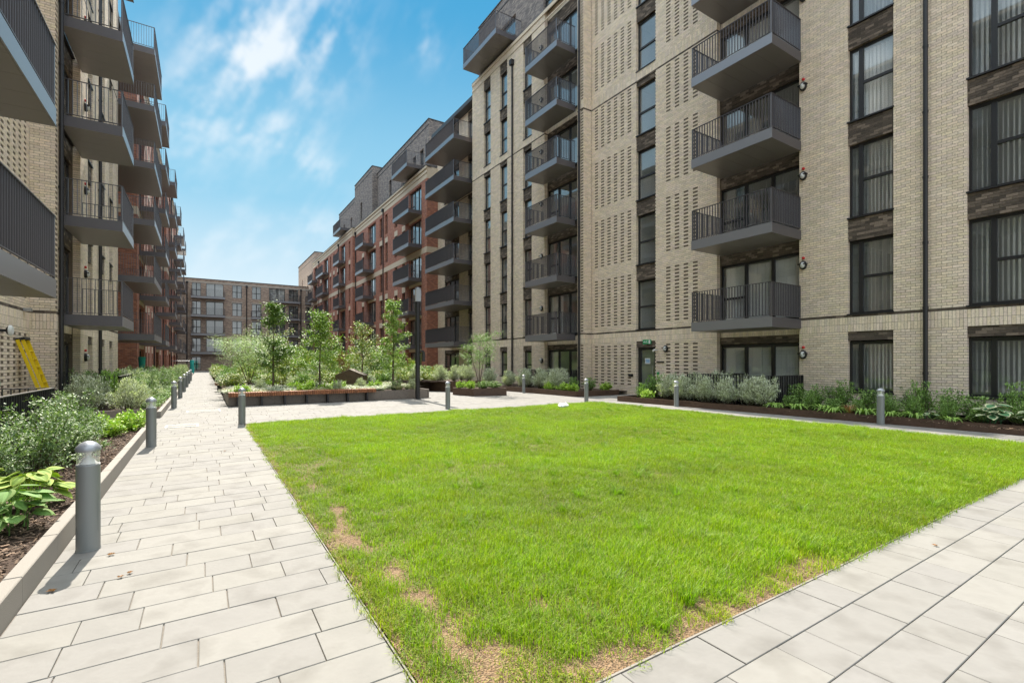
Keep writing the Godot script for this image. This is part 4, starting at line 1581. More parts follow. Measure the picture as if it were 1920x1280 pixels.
func furniture() -> void:
	var bl := [[-0.80, 5.26, "nearest grey bollard light beside the kerb, at the hosta bed"], [-0.795, 10.98, "second grey bollard light along the left kerb, before the brown edging"], [-0.81, 19.6, "third grey bollard light along the left kerb, first past the brown edging"],
		[-0.81, 24.9, "fourth grey bollard light along the left kerb"], [-0.81, 29.9, "fifth grey bollard light along the left kerb"], [-0.81, 35.2, "sixth grey bollard light along the left kerb"], [-0.81, 40.6, "seventh grey bollard light along the left kerb"],
		[-0.81, 46.0, "eighth and farthest grey bollard light of the left kerb row"], [0.82, 13.75, "grey bollard light at the lawn corner in front of the bench"], [6.74, 14.4, "grey bollard light at the far lawn edge below the lamp post"],
		[12.40, 14.05, "grey bollard light at the far right corner of the lawn"], [13.25, 19.6, "distant grey bollard light before the silver shrubs left of the stair door"], [13.7, 10.9, "grey bollard light before the silver shrubs at the brown edging"],
		[14.06, 5.1, "grey bollard light before the hostas and orange plant at the brown edging"], [12.3, 25.0, "tiny grey bollard light behind the taller steel planter"]]
	var first: Node3D = null
	for q in bl:
		var o: Node3D
		if first == null:
			o = node("bollard_light", self)
			for part in bollard_parts():
				put(part[0], part[1], o)
			first = o
		else:
			o = first.duplicate()
			add_child(o, true)
			o.name = "bollard_light_%03d" % bl.find(q)
		o.position = Vector3(q[0], 0, -q[1])
		o.rotation.y = 0.35
		o.scale = Vector3(0.79, 1.0, 0.79)
		tag(o, q[2], "bollard", "bollard lights of the courtyard")
	# lamp post
	var o := node("lamp_post", self, Vector3(7.42, 0, -18.75))
	var m := MB.new()
	m.lathe([[0.14, 0.0], [0.14, 0.02], [0.14, 0.02], [0.095, 0.022], [0.095, 4.0]], 20)
	put("pole", m.mesh(M.frame), o)
	m = MB.new()
	m.lathe([[0.09, 4.0], [0.09, 4.52]], 20)
	put("lamp_diffuser", m.mesh(M.white), o)
	m = MB.new()
	m.lathe([[0.1, 4.52], [0.1, 4.58], [0.1, 4.58], [0.001, 4.585]], 20)
	m.box(Vector3(-0.1, 4.0, 0.085), Vector3(0.1, 4.52, 0.11))
	put("lamp_cap", m.mesh(M.cap), o)
	m = MB.new()
	m.box(Vector3(0.09, 1.95, -0.03), Vector3(0.26, 2.02, 0.03))
	m.box(Vector3(0.2, 1.55, -0.06), Vector3(0.3, 1.95, 0.06))
	put("bracket", m.mesh(M.frame), o)
	tag(o, "dark slender lamp post with a pale head at the planter corner", "lamp post")
	# the little brown housing with a pitched lid in the planting
	o = node("brown_housing", self, Vector3(5.75, 0.3, -22.6), -0.45)
	m = MB.new()
	m.box(Vector3(-0.62, 0, -0.45), Vector3(0.62, 0.62, 0.45))
	for z in [-0.45, 0.45]:
		m.tri(Vector3(-0.62, 0.62, z), Vector3(0.62, 0.62, z), Vector3(0, 0.88, z))
	put("casing", m.mesh(M.corten), o)
	m = MB.new()
	for s in [-1, 1]:
		m.quad(Vector3(s * 0.66, 0.605, 0.48), Vector3(s * 0.66, 0.605, -0.48), Vector3(0, 0.885, -0.48), Vector3(0, 0.885, 0.48))
		m.quad(Vector3(s * 0.66, 0.625, 0.48), Vector3(s * 0.66, 0.625, -0.48), Vector3(0, 0.905, -0.48), Vector3(0, 0.905, 0.48))
		m.quad(Vector3(s * 0.66, 0.605, 0.48), Vector3(0, 0.885, 0.48), Vector3(0, 0.905, 0.48), Vector3(s * 0.66, 0.625, 0.48))
		m.quad(Vector3(s * 0.66, 0.605, 0.48), Vector3(s * 0.66, 0.625, 0.48), Vector3(s * 0.66, 0.625, -0.48), Vector3(s * 0.66, 0.605, -0.48))
	put("lid", m.mesh(M.planter), o)
	tag(o, "brown metal housing with a pitched lid among the plants", "cabinet")
	# folded stepladder against the wall
	o = node("stepladder", self, Vector3(-3.35, 0.11, -17.75))
	var lean := Basis(Vector3.BACK, 0.30)
	for part in [["front_ladder", 0.0, 8, 0.17], ["rear_frame", -0.09, 4, 0.21]]:
		m = MB.new()
		for sz in [-1, 1]:
			var w0: float = part[3]
			m.box(Vector3(-0.035, 0, sz * w0 * 1.25 - 0.015), Vector3(0.035, 2.1, sz * w0 * 1.25 + 0.015), Color.WHITE, Transform3D(lean, Vector3(part[1], 0, 0)))
		put(part[0], m.mesh(M.yellow), o)
		m = MB.new()
		for k in part[2]:
			var y: float = 0.25 + k * 1.75 / part[2]
			m.box(Vector3(-0.04, y, -part[3] * 1.25 + 0.015), Vector3(0.04, y + 0.03, part[3] * 1.25 - 0.015), Color.WHITE, Transform3D(lean, Vector3(part[1], 0, 0)))
		put("rungs", m.mesh(M.steel if part[2] == 4 else M.yellow), o)
	m = MB.new()
	m.box(Vector3(-0.14, 2.1, -0.25), Vector3(0.06, 2.17, 0.25), Color.WHITE, Transform3D(lean, Vector3.ZERO))
	put("top_cap", m.mesh(M.black), o)
	m = MB.new()
	m.box(Vector3(0.036, 1.65, -0.215), Vector3(0.038, 1.85, -0.2), Color.WHITE, Transform3D(lean, Vector3.ZERO))
	put("warning_sticker", m.mesh(M.white), o)
	tag(o, "yellow folded stepladder leaning on the perforated cream wall", "ladder")
	# teal sheeting wrapped round a post, and the mesh fence across the bed
	o = node("wrapped_post", self, Vector3(-3.05, 0, -36.0))
	m = MB.new()
	m.lathe([[0.13, 0.1], [0.15, 0.7], [0.14, 1.2], [0.19, 1.82], [0.19, 1.82], [0.15, 1.8], [0.001, 1.79]], 14)
	put("sheeting", m.mesh(M.teal), o)
	m = MB.new()
	m.lathe([[0.04, 0.0], [0.04, 1.78]], 10)
	put("post", m.mesh(M.steel), o)
	tag(o, "post wrapped in teal sheeting behind the left bed", "post")
	o = node("site_fence", self, Vector3(-4.6, 0, -69.6))
	m = MB.new()
	m.tube([Vector3(0, 0, 0), Vector3(0, 1.62, 0)], [0.03, 0.03], 8)
	m.tube([Vector3(3.45, 0, 0), Vector3(3.45, 1.62, 0)], [0.03, 0.03], 8)
	m.tube([Vector3(0, 1.6, 0), Vector3(3.45, 1.6, 0)], [0.035, 0.035], 8)
	m.tube([Vector3(0, 0.2, 0), Vector3(3.45, 0.2, 0)], [0.03, 0.03], 8)
	put("tube_frame", m.mesh(M.steel), o)
	m = MB.new()
	for k in 28:
		m.box(Vector3(0.12 + k * 0.12 - 0.004, 0.2, -0.004), Vector3(0.12 + k * 0.12 + 0.004, 1.6, 0.004))
	stuff(put("wires", m.mesh(M.steel), o))
	m = MB.new()
	m.lathe([[0.2, 0.05], [0.26, 0.6], [0.2, 1.1], [0.24, 1.66], [0.001, 1.7]], 9, Vector3(3.5, 0, 0.1))
	put("teal_netting", m.mesh(M.teal), o)
	tag(o, "wire site fence with teal netting at its end across the left bed", "fence")


# ------------------------------------------------------------------ plants

# a bush w wide and h high: stems, and leaves in clumps on its outside and inside
func bush(key: String, w: float, h: float, n: int, ln: float, wd: float, cols: Array, seed_: int, upright := 0.3, sprigs := 34) -> ArrayMesh:
	if cache.has(key): return cache[key]
	var g := RandomNumberGenerator.new()
	g.seed = seed_
	var m := MB.new()
	var ends := []
	for k in sprigs:
		var a := g.randf_range(0, TAU)
		var e := g.randf_range(0.0, 1.0)
		var r := sqrt(g.randf()) * w * 0.5 * (1.0 - 0.45 * e * e)
		var tip := Vector3(cos(a) * r, h * (0.25 + 0.72 * e) * g.randf_range(0.85, 1.08), sin(a) * r)
		ends.append([Vector3(cos(a) * r * 0.2, 0, sin(a) * r * 0.2), tip])
		var p0: Vector3 = ends[-1][0]
		m.tube([p0, p0.lerp(tip, 0.55) + Vector3(0, 0.06 * h, 0), tip], [0.008, 0.005, 0.002], 4, Color(0.10, 0.075, 0.045))
	for k in n:
		var s: Array = ends[g.randi() % ends.size()]
		var t := 1.0 - pow(g.randf(), 1.6) * 0.75
		var p: Vector3 = s[0].lerp(s[1], t) + Vector3(0, 0.06 * h * (1.0 - absf(t - 0.55)), 0)
		var spread := w * 0.11 * (1.3 - t * 0.6)
		p += Vector3(g.randfn(), g.randfn() * 0.7, g.randfn()) * spread * 0.6
		p.y = maxf(p.y, 0.02)
		var d: Vector3 = (Vector3(g.randf_range(-1, 1), g.randf_range(-0.7, 0.9), g.randf_range(-1, 1)) + (s[1] - s[0]).normalized() * upright * 2.0).normalized()
		var side: Vector3 = d.cross(Vector3(g.randf_range(-0.5, 0.5), 1, g.randf_range(-0.5, 0.5))).normalized()
		var c: Color = cols[g.randi() % cols.size()]
		m.leaf(p, d, side, ln * g.randf_range(0.7, 1.3), wd * g.randf_range(0.7, 1.2), c * g.randf_range(1.2, 1.95), wd * 0.15)
	cache[key] = m.mesh(M.leaf)
	return cache[key]

# arching blades from one crown
func blades(key: String, r: float, h: float, n: int, wd: float, cols: Array, seed_: int, droop := 0.6) -> ArrayMesh:
	if cache.has(key): return cache[key]
	var g := RandomNumberGenerator.new()
	g.seed = seed_
	var m := MB.new()
	for k in n:
		var a := g.randf_range(0, TAU)
		var out := Vector3(cos(a), 0, sin(a))
		var side := Vector3(-sin(a), 0, cos(a)) * wd * g.randf_range(0.7, 1.2) * 0.5
		var reach := r * g.randf_range(0.35, 1.0)
		var hh := h * g.randf_range(0.6, 1.0)
		var p := out * g.randf_range(0, 0.06)
		var c: Color = cols[g.randi() % cols.size()] * g.randf_range(1.1, 1.7)
		var last := p
		for q in 4:
			var t := (q + 1) / 4.0
			var nxt := p + out * reach * t + Vector3.UP * (hh * (1.6 * t - t * t * (0.6 + droop)))
			var w0 := 1.0 - 0.2 * q
			var w1 := 1.0 - 0.25 * (q + 1)
			m.quad(last - side * w0, last + side * w0, nxt + side * w1, nxt - side * w1, c)
			last = nxt
	cache[key] = m.mesh(M.leaf)
	return cache[key]

func plant(called: String, mesh: Mesh, x: float, a: float, y: float, sc: Vector3, label: String, cat: String, group := "") -> Node3D:
	var o := node(called, self, Vector3(x, y, -a), R(0, TAU))
	put("foliage", mesh, o).scale = sc
	tag(o, label, cat, group)
	return o

func hosta_leaf(kind: int) -> Array:
	var key := "hosta %d" % kind
	if cache.has(key): return cache[key]
	var out := []
	for q in 4:
		var m := MB.new()
		var base: Color = [Color(0.15, 0.23, 0.03), Color(0.09, 0.17, 0.04), Color(0.045, 0.12, 0.05)][kind]
		var rim: Color = [Color(0.24, 0.30, 0.04), Color(0.13, 0.20, 0.04), Color(0.42, 0.43, 0.26)][kind]
		base = base * R(1.2, 1.7)
		rim = rim * 1.2
		var prof := [0.02, 0.55, 0.85, 1.0, 0.95, 0.75, 0.42, 0.0]
		var prev := []
		for k in prof.size():
			var t := k / 7.0
			var w: float = prof[k] * 0.5
			var droop := -0.28 * t * t
			var row := []
			for s in 7:
				var u := (s - 3) / 3.0
				row.append(Vector3(u * w * 0.78, droop + 0.10 * absf(u) * (1.0 - t) + 0.018 * sin(s * 2.6 + q), t))
			if prev.size():
				for s in 6:
					var edge := s == 0 or s == 5
					var c: Color = rim if edge or k == 7 else base * (1.0 + 0.12 * (s % 2))
					m.quad(prev[s], prev[s + 1], row[s + 1], row[s], c)
			prev = row
		m.tube([Vector3(0, 0.0, 0.02), Vector3(0, -0.35, -0.25), Vector3(0, -1.0, -0.4)], [0.02, 0.025, 0.03], 5, base * 1.1)
		out.append(m.mesh(M.broad_leaf))
	cache[key] = out
	return out

func hosta(x: float, a: float, y: float, n: int, size: float, kind: int, label: String) -> void:
	var o := node("hosta", self, Vector3(x, y, -a))
	var set_ := hosta_leaf(kind)
	for k in n:
		var w := k * 2.4 + R(-0.3, 0.3)
		var r := 0.25 * size * (0.25 + 0.75 * sqrt(k / float(n)))
		var s := size * R(0.19, 0.32)
		var l := put("leaf", set_[rng.randi() % 4], o, Vector3(sin(w) * r, size * (0.52 - 0.32 * k / n) + R(-0.03, 0.03), cos(w) * r))
		l.basis = Basis(Vector3.UP, w + R(-0.3, 0.3)) * Basis(Vector3.RIGHT, R(-0.35, 0.30)) * Basis(Vector3.BACK, R(-0.25, 0.25)) * Basis.from_scale(Vector3.ONE * s)
	tag(o, label, "hosta")

# a young tree: trunk, limbs and separate leaf masses
func tree(called: String, x: float, a: float, y: float, h: float, w: float, stems: int, leaves: int, ln: float, wd: float, cols: Array, seed_: int, first: float, label: String, droop := 0.0, gaps := []) -> void:
	var g := RandomNumberGenerator.new()
	g.seed = seed_
	var o := node(called, self, Vector3(x, y, -a))
	var wood := MB.new()
	var tips := []
	for s in stems:
		var sa := TAU * s / stems + g.randf_range(-0.4, 0.4)
		var sp := (0.30 if stems > 1 else 0.02) * w
		var top := Vector3(cos(sa) * sp * g.randf_range(0.7, 1.3), h * (g.randf_range(0.7, 0.92) if stems > 1 else 0.97), sin(sa) * sp)
		var pts := []
		var rad := []
		for k in 7:
			var t := k / 6.0
			pts.append(Vector3(top.x * pow(t, 1.3), top.y * t, top.z * pow(t, 1.3)) + Vector3(g.randf_range(-1, 1), 0, g.randf_range(-1, 1)) * 0.025 * h * t * (1.0 - t))
			rad.append(lerpf(0.014 * h / sqrt(stems), 0.003, t))
		wood.tube(pts, rad, 7)
		var nb := 26 if stems == 1 else 9
		for k in nb:
			var t := first + (0.98 - first) * (k + g.randf()) / nb
			var bare := false
			for q in gaps:
				if t > q[0] and t < q[1]: bare = true
			if bare and g.randf() < 0.85: continue
			var i := int(t * 6)
			var p: Vector3 = pts[i].lerp(pts[mini(i + 1, 6)], t * 6 - i)
			var aa := k * 2.4 + g.randf_range(-0.5, 0.5)
			var reach := w * 0.5 * (1.0 - 0.75 * pow((t - first) / (1.0 - first), 1.2)) * g.randf_range(0.55, 1.1)
			if stems > 1: reach = w * 0.30 * g.randf_range(0.5, 1.2)
			var e := p + Vector3(cos(aa) * reach, reach * g.randf_range(0.25, 0.8) - droop * reach, sin(aa) * reach)
			wood.tube([p, p.lerp(e, 0.5) + Vector3(0, 0.04 * h * (1.0 if droop > 0.0 else 0.3), 0), e], [0.006, 0.004, 0.002], 4)
			tips.append([p, e])
	put("trunk", wood.mesh(M.bark), o)
	var crown := MB.new()
	for k in leaves:
		var b: Array = tips[g.randi() % tips.size()]
		var t := 0.06 + 0.98 * sqrt(g.randf())
		var p: Vector3 = b[0].lerp(b[1], t)
		var sp := 0.055 * w
		p += Vector3(g.randfn() * sp, g.randfn() * sp * 0.7, g.randfn() * sp)
		var d := Vector3(g.randf_range(-1, 1), g.randf_range(-0.9, 0.5) - droop, g.randf_range(-1, 1)).normalized()
		var side := d.cross(Vector3(g.randf_range(-0.6, 0.6), 1, g.randf_range(-0.6, 0.6))).normalized()
		var c: Color = cols[(k * 7 + g.randi()) % cols.size()]
		crown.leaf(p, d, side, ln * g.randf_range(0.7, 1.3), wd * g.randf_range(0.7, 1.2), c * g.randf_range(1.2, 2.0), wd * 0.12)
	put("crown", crown.mesh(M.leaf), o)
	tag(o, label, "tree")

const NTH := ["first", "second", "third", "fourth", "fifth", "sixth", "seventh", "eighth", "ninth", "tenth", "eleventh", "twelfth"]

func planting() -> void:
	var idx := 0
	var glossy := [Color(0.085, 0.135, 0.04), Color(0.12, 0.175, 0.05), Color(0.15, 0.20, 0.10), Color(0.05, 0.09, 0.035), Color(0.20, 0.25, 0.14)]
	var silver := [Color(0.36, 0.375, 0.29), Color(0.28, 0.305, 0.22), Color(0.44, 0.45, 0.37), Color(0.18, 0.20, 0.12)]
	var green := [Color(0.10, 0.17, 0.04), Color(0.13, 0.21, 0.05), Color(0.18, 0.27, 0.07), Color(0.07, 0.12, 0.035)]
	var lime := [Color(0.22, 0.32, 0.04), Color(0.17, 0.28, 0.035), Color(0.28, 0.36, 0.06)]
	var straw := [Color(0.30, 0.30, 0.16), Color(0.22, 0.25, 0.12), Color(0.36, 0.33, 0.20)]
	var purple := [Color(0.12, 0.035, 0.04), Color(0.17, 0.05, 0.05), Color(0.08, 0.03, 0.03)]
	var rust := [Color(0.36, 0.15, 0.05), Color(0.28, 0.11, 0.04), Color(0.20, 0.14, 0.06)]
	var yellowing := [Color(0.18, 0.22, 0.04), Color(0.12, 0.18, 0.04), Color(0.28, 0.26, 0.06), Color(0.08, 0.13, 0.03)]
	var g1 := [bush("glossy a", 1.1, 1.05, 4200, 0.052, 0.023, glossy, 1), bush("glossy b", 1.0, 1.15, 4200, 0.050, 0.022, glossy, 2)]
	var s1 := [bush("silver a", 1.0, 0.9, 3600, 0.066, 0.023, silver, 3, 0.9, 44), bush("silver b", 0.95, 1.0, 3600, 0.062, 0.023, silver, 4, 0.9, 44)]
	var n1 := [bush("green a", 0.9, 0.8, 1500, 0.07, 0.036, green, 5), bush("green b", 0.8, 0.95, 1500, 0.065, 0.032, green, 6, 0.8)]
	var l1 := [bush("lime", 0.7, 0.32, 900, 0.06, 0.045, lime, 7)]
	var y1 := [bush("yellowing", 1.1, 1.2, 2200, 0.075, 0.04, yellowing, 8, 0.5)]
	var gr := [blades("straw a", 0.6, 0.55, 240, 0.014, straw, 9), blades("silver grass", 0.65, 0.5, 300, 0.017, silver, 10)]
	var strap := [blades("strap", 0.34, 0.30, 34, 0.045, [Color(0.17, 0.27, 0.05), Color(0.13, 0.22, 0.04)], 11, 0.9)]
	var rs := [blades("rust", 0.3, 0.42, 90, 0.012, rust, 12, 0.3)]
	var pp := [bush("purple", 1.1, 1.4, 1500, 0.09, 0.022, purple, 13, 0.8)]
	# near left bed
	hosta(-1.38, 5.75, 0.11, 34, 0.66, 1, "low broad leaved green hosta nearest the camera by the left kerb")
	hosta(-1.82, 6.0, 0.11, 38, 0.72, 0, "lime edged hosta cut by the left edge of the picture")
	hosta(-1.42, 6.55, 0.11, 36, 0.70, 0, "yellow green hosta with raised leaves left of the nearest bollard")
	hosta(-1.95, 6.8, 0.11, 32, 0.72, 0, "yellow edged hosta at the foot of the glossy shrubs")
	hosta(-1.70, 5.35, 0.11, 26, 0.55, 1, "small dark green hosta low in the bark mulch")
	var spots := [[-1.72, 8.0, 1.0], [-1.85, 8.9, 1.05], [-1.55, 9.3, 0.85], [-1.75, 10.1, 1.0], [-2.05, 7.5, 0.75], [-1.95, 10.9, 0.9]]
	for k in spots.size():
		plant("glossy_shrub", g1[k % 2], spots[k][0], spots[k][1], 0.1, Vector3(spots[k][2], spots[k][2] * R(0.82, 0.93), spots[k][2]), "glossy small leaved green shrub behind the hostas, %s of its mass" % ["kerb side front", "railing side middle", "kerb side middle", "kerb side back", "railing side front", "railing side back"][k], "shrub", "glossy shrubs in the near left bed")
	spots = [[-1.5, 11.9], [-1.25, 12.7], [-1.75, 12.5], [-1.3, 13.4], [-1.9, 13.3]]
	for k in spots.size():
		plant("groundcover_plant", l1[0], spots[k][0], spots[k][1], 0.1, Vector3.ONE * R(0.8, 1.1), "low lime green groundcover before the brown edging", "ground cover", "lime groundcover in the near left bed")
	# long left bed
	var a := 17.3
	var k := 0
	while a < 66.0:
		for row in 2 if a < 40 else 1:
			var x := -1.75 - 0.95 * row + R(-0.2, 0.15)
			var pick := rng.randi() % 5
			var sc := R(0.85, 1.15)
			if pick < 2:
				plant("silver_shrub", s1[k % 2], x, a + R(-0.3, 0.3), 0.12, Vector3.ONE * sc, "silvery shrub in the long left bed beside the path", "shrub", "silvery shrubs in the long left bed")
			elif pick < 4:
				plant("glossy_shrub", g1[k % 2], x, a + R(-0.3, 0.3), 0.12, Vector3.ONE * sc, "glossy green shrub in the long left bed beside the path", "shrub", "glossy shrubs in the long left bed")
			else:
				plant("green_shrub", n1[k % 2], x, a + R(-0.3, 0.3), 0.12, Vector3.ONE * sc, "mid green leafy shrub in the long left bed beside the path", "shrub", "leafy shrubs in the long left bed")
			k += 1
		if a < 30:
			plant("groundcover_plant", n1[k % 2], -1.3, a + 0.4, 0.1, Vector3(0.7, 0.45, 0.7), "low green plant at the kerb of the long left bed", "ground cover", "low plants at the kerb of the long left bed")
		a += 0.85 if a < 30 else 1.3
	plant("rusty_plant", rs[0], -2.2, 31.0, 0.3, Vector3.ONE * 2.0, "rust brown dry plant in the long left bed", "plant")
	# right bed
	var silver_spots := [[14.6, 12.0], [15.3, 12.2], [14.5, 11.2], [15.2, 11.2], [14.55, 10.4], [15.2, 10.2], [14.6, 9.6], [15.25, 9.3], [14.7, 8.8], [14.6, 8.3]]
	for q in silver_spots.size():
		plant("silver_shrub", s1[q % 2], silver_spots[q][0], silver_spots[q][1], 0.14, Vector3.ONE * R(0.9, 1.08), "silver shrub, %s from the stair door in the row under the nearest balconies" % NTH[q], "shrub", "silver shrubs right of the lawn")
	plant("green_shrub", n1[0], 15.2, 13.2, 0.14, Vector3(1.1, 1.15, 1.1), "leafy light green shrub beside the stair door", "shrub")
	plant("green_shrub", n1[1], 14.3, 13.0, 0.14, Vector3(0.7, 0.6, 0.7), "small green shrub at the corner of the right bed", "shrub")
	plant("lime_plant", l1[0], 14.1, 12.5, 0.14, Vector3.ONE, "low lime plant at the corner of the right bed", "plant")
	a = 8.0
	while a > 1.4:
		plant("green_shrub", n1[rng.randi() % 2], 15.6 + R(-0.3, 0.5), a, 0.14, Vector3(0.9, R(0.45, 0.95), 0.9), "mid green shrub under the ground floor windows, %s from the balconies" % NTH[idx], "shrub", "green shrubs under the ground floor windows")
		if rng.randf() < 0.7:
			plant("glossy_shrub", g1[rng.randi() % 2], 16.2, a - 0.3, 0.14, Vector3(0.6, R(0.55, 0.8), 0.6), "dark glossy shrub close to the wall under the windows", "shrub", "glossy shrubs under the ground floor windows")
		plant("green_shrub", n1[rng.randi() % 2], 14.95 + R(-0.2, 0.2), a - 0.2, 0.14, Vector3(0.6, R(0.4, 0.6), 0.6), "small green plant between edging and windows, %s from the balconies" % NTH[idx], "plant", "small plants at the right edging")
		idx = mini(idx + 1, 11)
		a -= 0.62
	var st := [[14.45, 7.9], [14.5, 7.3], [14.75, 6.7], [14.4, 6.3], [14.5, 5.6], [14.6, 4.6], [14.55, 3.9], [14.6, 5.1]]
	for q in st:
		plant("strap_plant", strap[0], q[0], q[1], 0.14, Vector3.ONE * R(1.1, 1.6), "bright green strap leaved rosette at the right edging, %s one along it" % NTH[st.find(q)], "plant", "strap leaved rosettes at the right edging")
	plant("rusty_plant", rs[0], 14.5, 5.95, 0.14, Vector3.ONE * 0.95, "orange brown spiky plant near the right edging", "plant")
	hosta(14.8, 3.25, 0.14, 26, 0.85, 2, "cream edged variegated hosta at the right end of the edging")
	hosta(14.75, 2.6, 0.14, 24, 0.8, 2, "cream edged hosta cut by the right edge of the picture")
	hosta(14.5, 4.3, 0.14, 14, 0.45, 2, "small pale hosta left of the large variegated one")
	# bed beyond the door
	for q in [[14.6, 17.4], [15.4, 17.2], [14.3, 18.6], [15.0, 18.9], [14.4, 19.8], [15.1, 20.2], [14.2, 21.0], [14.9, 21.6], [14.1, 22.4], [14.8, 23.4], [14.1, 24.4], [14.7, 25.6]]:
		var si: bool = q[1] > 18.2
		plant("silver_shrub" if si else "green_shrub", s1[rng.randi() % 2] if si else n1[rng.randi() % 2], q[0], q[1], 0.17, Vector3.ONE * (R(0.9, 1.1) if si else R(0.6, 0.8)), "silver leaved shrub beyond the stair door, %s one on the %s side" % [NTH[clampi(int((q[1] - 17.5) / 1.25), 0, 11)], "wall" if q[0] > 14.65 else "edging"] if si else "green plant in the bed beyond the stair door", "shrub", "silver shrubs beyond the stair door" if si else "green plants beyond the stair door")
	for q in [[14.0, 16.8], [14.2, 17.6], [15.9, 16.7], [13.95, 18.4]]:
		plant("lime_plant", l1[0], q[0], q[1], 0.17, Vector3.ONE * 1.1, "low lime plant at the edging beyond the stair door", "plant", "lime plants beyond the stair door")
	# the planter with the bench
	a = 19.75
	var row := 0
	while a < 24.0:
		var x := 1.1 + R(0, 0.3)
		while x < 7.9:
			var pick := rng.randf()
			if pick < 0.42:
				plant("silver_grass", gr[1], x, a + R(-0.2, 0.2), 0.3, Vector3.ONE * R(0.8, 1.1), "silvery arching grass in the planter behind the bench", "grass", "silvery grasses behind the bench")
			elif pick < 0.62:
				plant("straw_grass", gr[0], x, a + R(-0.2, 0.2), 0.3, Vector3.ONE * R(0.8, 1.1), "straw coloured grass in the planter behind the bench", "grass", "straw grasses behind the bench")
			elif pick < 0.8:
				plant("lime_plant", l1[0], x, a, 0.3, Vector3.ONE * R(0.9, 1.2), "low lime plant in the planter behind the bench", "plant", "lime plants behind the bench")
			else:
				plant("silver_shrub", s1[rng.randi() % 2], x, a, 0.3, Vector3.ONE * R(0.45, 0.6), "small silvery shrub in the planter behind the bench", "shrub", "small silvery shrubs behind the bench")
			x += R(0.55, 0.8)
		a += 0.75
		row += 1
	plant("dark_shrub", g1[0], 6.9, 19.9, 0.3, Vector3(0.75, 0.5, 0.6), "dark bushy plant beside the lamp post", "shrub")
	plant("silver_grass", gr[1], 5.95, 19.45, 0.36, Vector3(0.7, 0.55, 0.7), "silvery plant spilling over at the end of the bench", "grass")
	plant("silver_grass", gr[1], 0.75, 19.9, 0.36, Vector3(0.75, 0.7, 0.75), "trailing silvery plant hanging over the path corner of the planter", "grass")
	plant("straw_grass", gr[0], 0.8, 20.7, 0.36, Vector3(0.75, 0.7, 0.75), "trailing straw coloured plant over the side of the planter", "grass")
	# garden behind
	a = 25.0
	while a < 62.0:
		var x := 0.9 + R(0, 0.5)
		while x < 12.4:
			var tall := 0.7 + 1.25 * clampf((a - 26.0) / 10.0, 0.0, 1.0) * clampf((x - 1.0) / 2.5, 0.15, 1.0)
			var pick := rng.randi() % 6
			if pick < 2:
				plant("yellowing_shrub", y1[0], x, a + R(-0.4, 0.4), 0.3, Vector3(1.2, 0.85 * tall, 1.2), "yellowing green shrub in the garden behind the planter", "shrub", "yellowing shrubs in the garden")
			elif pick < 4:
				plant("green_shrub", n1[rng.randi() % 2], x, a + R(-0.4, 0.4), 0.3, Vector3(1.35, 1.15 * tall, 1.35), "leafy green shrub in the garden behind the planter", "shrub", "leafy shrubs in the garden")
			elif pick < 5:
				plant("glossy_shrub", g1[rng.randi() % 2], x, a + R(-0.4, 0.4), 0.3, Vector3(1.2, 0.9 * tall, 1.2), "dark glossy shrub in the garden behind the planter", "shrub", "glossy shrubs in the garden")
			else:
				plant("silver_shrub", s1[rng.randi() % 2], x, a + R(-0.4, 0.4), 0.3, Vector3(1.1, 0.75 * tall, 1.1), "silvery shrub in the garden behind the planter", "shrub", "silvery shrubs in the garden")
			x += R(1.15, 1.6) * (1.0 if a < 40 else 1.4)
		a += 1.35 if a < 40 else 2.6
	plant("purple_shrub", pp[0], 6.6, 28.0, 0.4, Vector3(0.8, 1.25, 0.8), "purple leaved shrub with upright shoots among green ones", "shrub")
	# small steel planter
	for q in [[10.2, 19.4], [10.7, 19.2], [11.3, 19.1], [10.5, 20.0], [11.3, 20.0], [10.0, 20.0]]:
		plant("lime_plant" if q[0] < 10.6 else "green_plant", l1[0] if q[0] < 10.6 else n1[0], q[0], q[1], 0.29, Vector3(0.8, 1.0 if q[0] < 10.6 else 0.45, 0.8), "low plant under the feathery tree in the steel planter", "plant", "low plants in the small steel planter")
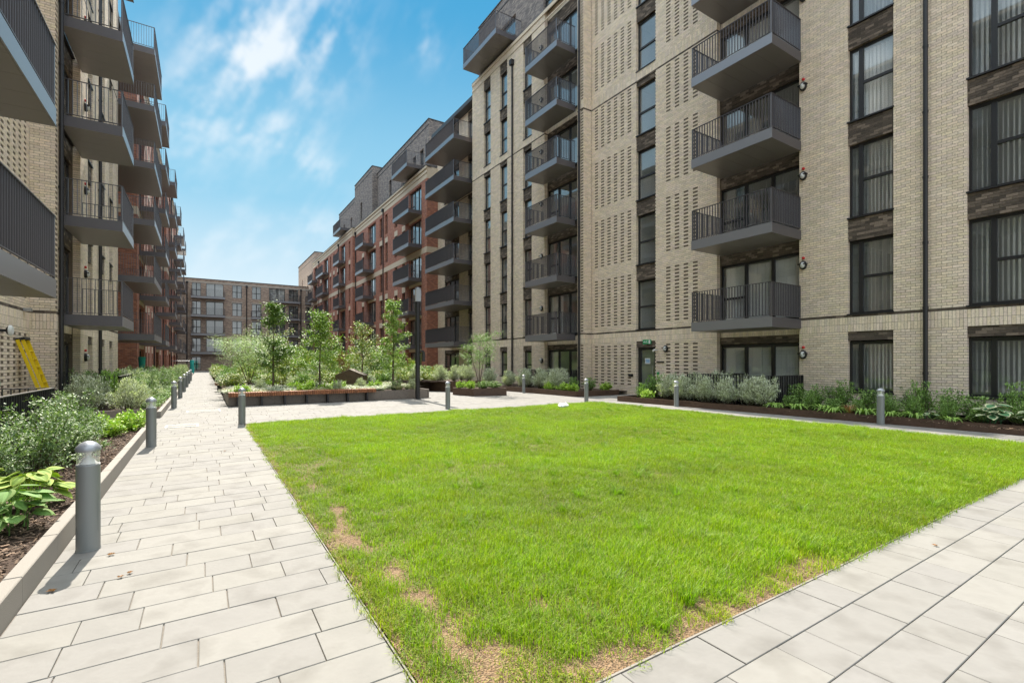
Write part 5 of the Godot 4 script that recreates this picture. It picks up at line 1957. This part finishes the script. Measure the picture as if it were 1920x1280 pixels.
	for q in [[9.6, 24.6], [10.6, 23.6], [11.3, 23.4], [12.1, 23.2], [11.0, 24.6], [12.3, 24.4]]:
		plant("silver_shrub", s1[rng.randi() % 2], q[0], q[1], 0.5, Vector3.ONE * 0.9, "silvery shrub in the taller steel planter", "shrub", "silvery shrubs in the taller steel planter")
	# trees
	var airy := [Color(0.22, 0.30, 0.13), Color(0.28, 0.35, 0.18), Color(0.17, 0.25, 0.10), Color(0.34, 0.38, 0.22)]
	var dense := [Color(0.075, 0.13, 0.03), Color(0.10, 0.165, 0.035), Color(0.055, 0.10, 0.025), Color(0.15, 0.20, 0.05)]
	var bright := [Color(0.17, 0.25, 0.04), Color(0.12, 0.20, 0.035), Color(0.22, 0.29, 0.06), Color(0.09, 0.15, 0.03)]
	tree("feathery_tree", 1.75, 24.6, 0.3, 2.75, 3.0, 7, 10000, 0.085, 0.018, airy, 51, 0.45, "pale feathery many stemmed tree left of the slender dark one")
	tree("slender_tree", 2.5, 22.6, 0.3, 3.75, 1.9, 1, 5200, 0.10, 0.058, dense, 52, 0.2, "dark slender young tree with a gap in its crown", 0.0, [[0.52, 0.70]])
	tree("conical_tree", 4.1, 21.2, 0.3, 3.3, 2.2, 1, 5600, 0.10, 0.052, bright, 53, 0.16, "bright green conical young tree left of the brown housing")
	tree("upright_tree", 6.95, 20.4, 0.3, 4.0, 1.7, 1, 5000, 0.095, 0.05, bright, 54, 0.14, "tall narrow young tree just left of the lamp post")
	tree("yellowing_tree", 6.6, 24.0, 0.3, 3.2, 2.0, 1, 2600, 0.10, 0.05, yellowing, 55, 0.15, "yellowing young tree behind the tall narrow one")
	tree("feathery_tree", 10.85, 19.75, 0.29, 3.0, 2.1, 3, 3600, 0.105, 0.018, [Color(0.13, 0.20, 0.06), Color(0.18, 0.25, 0.09), Color(0.10, 0.16, 0.05)], 56, 0.5, "feathery drooping young tree in the small steel planter", 0.5)
	tree("small_tree", 8.9, 30.0, 0.3, 2.8, 2.4, 3, 2600, 0.10, 0.05, dense, 57, 0.3, "bushy small tree behind the lamp post")
	tree("small_tree", 3.9, 31.0, 0.3, 2.9, 2.6, 3, 2600, 0.10, 0.05, yellowing, 58, 0.3, "bushy small tree behind the slender and conical ones")
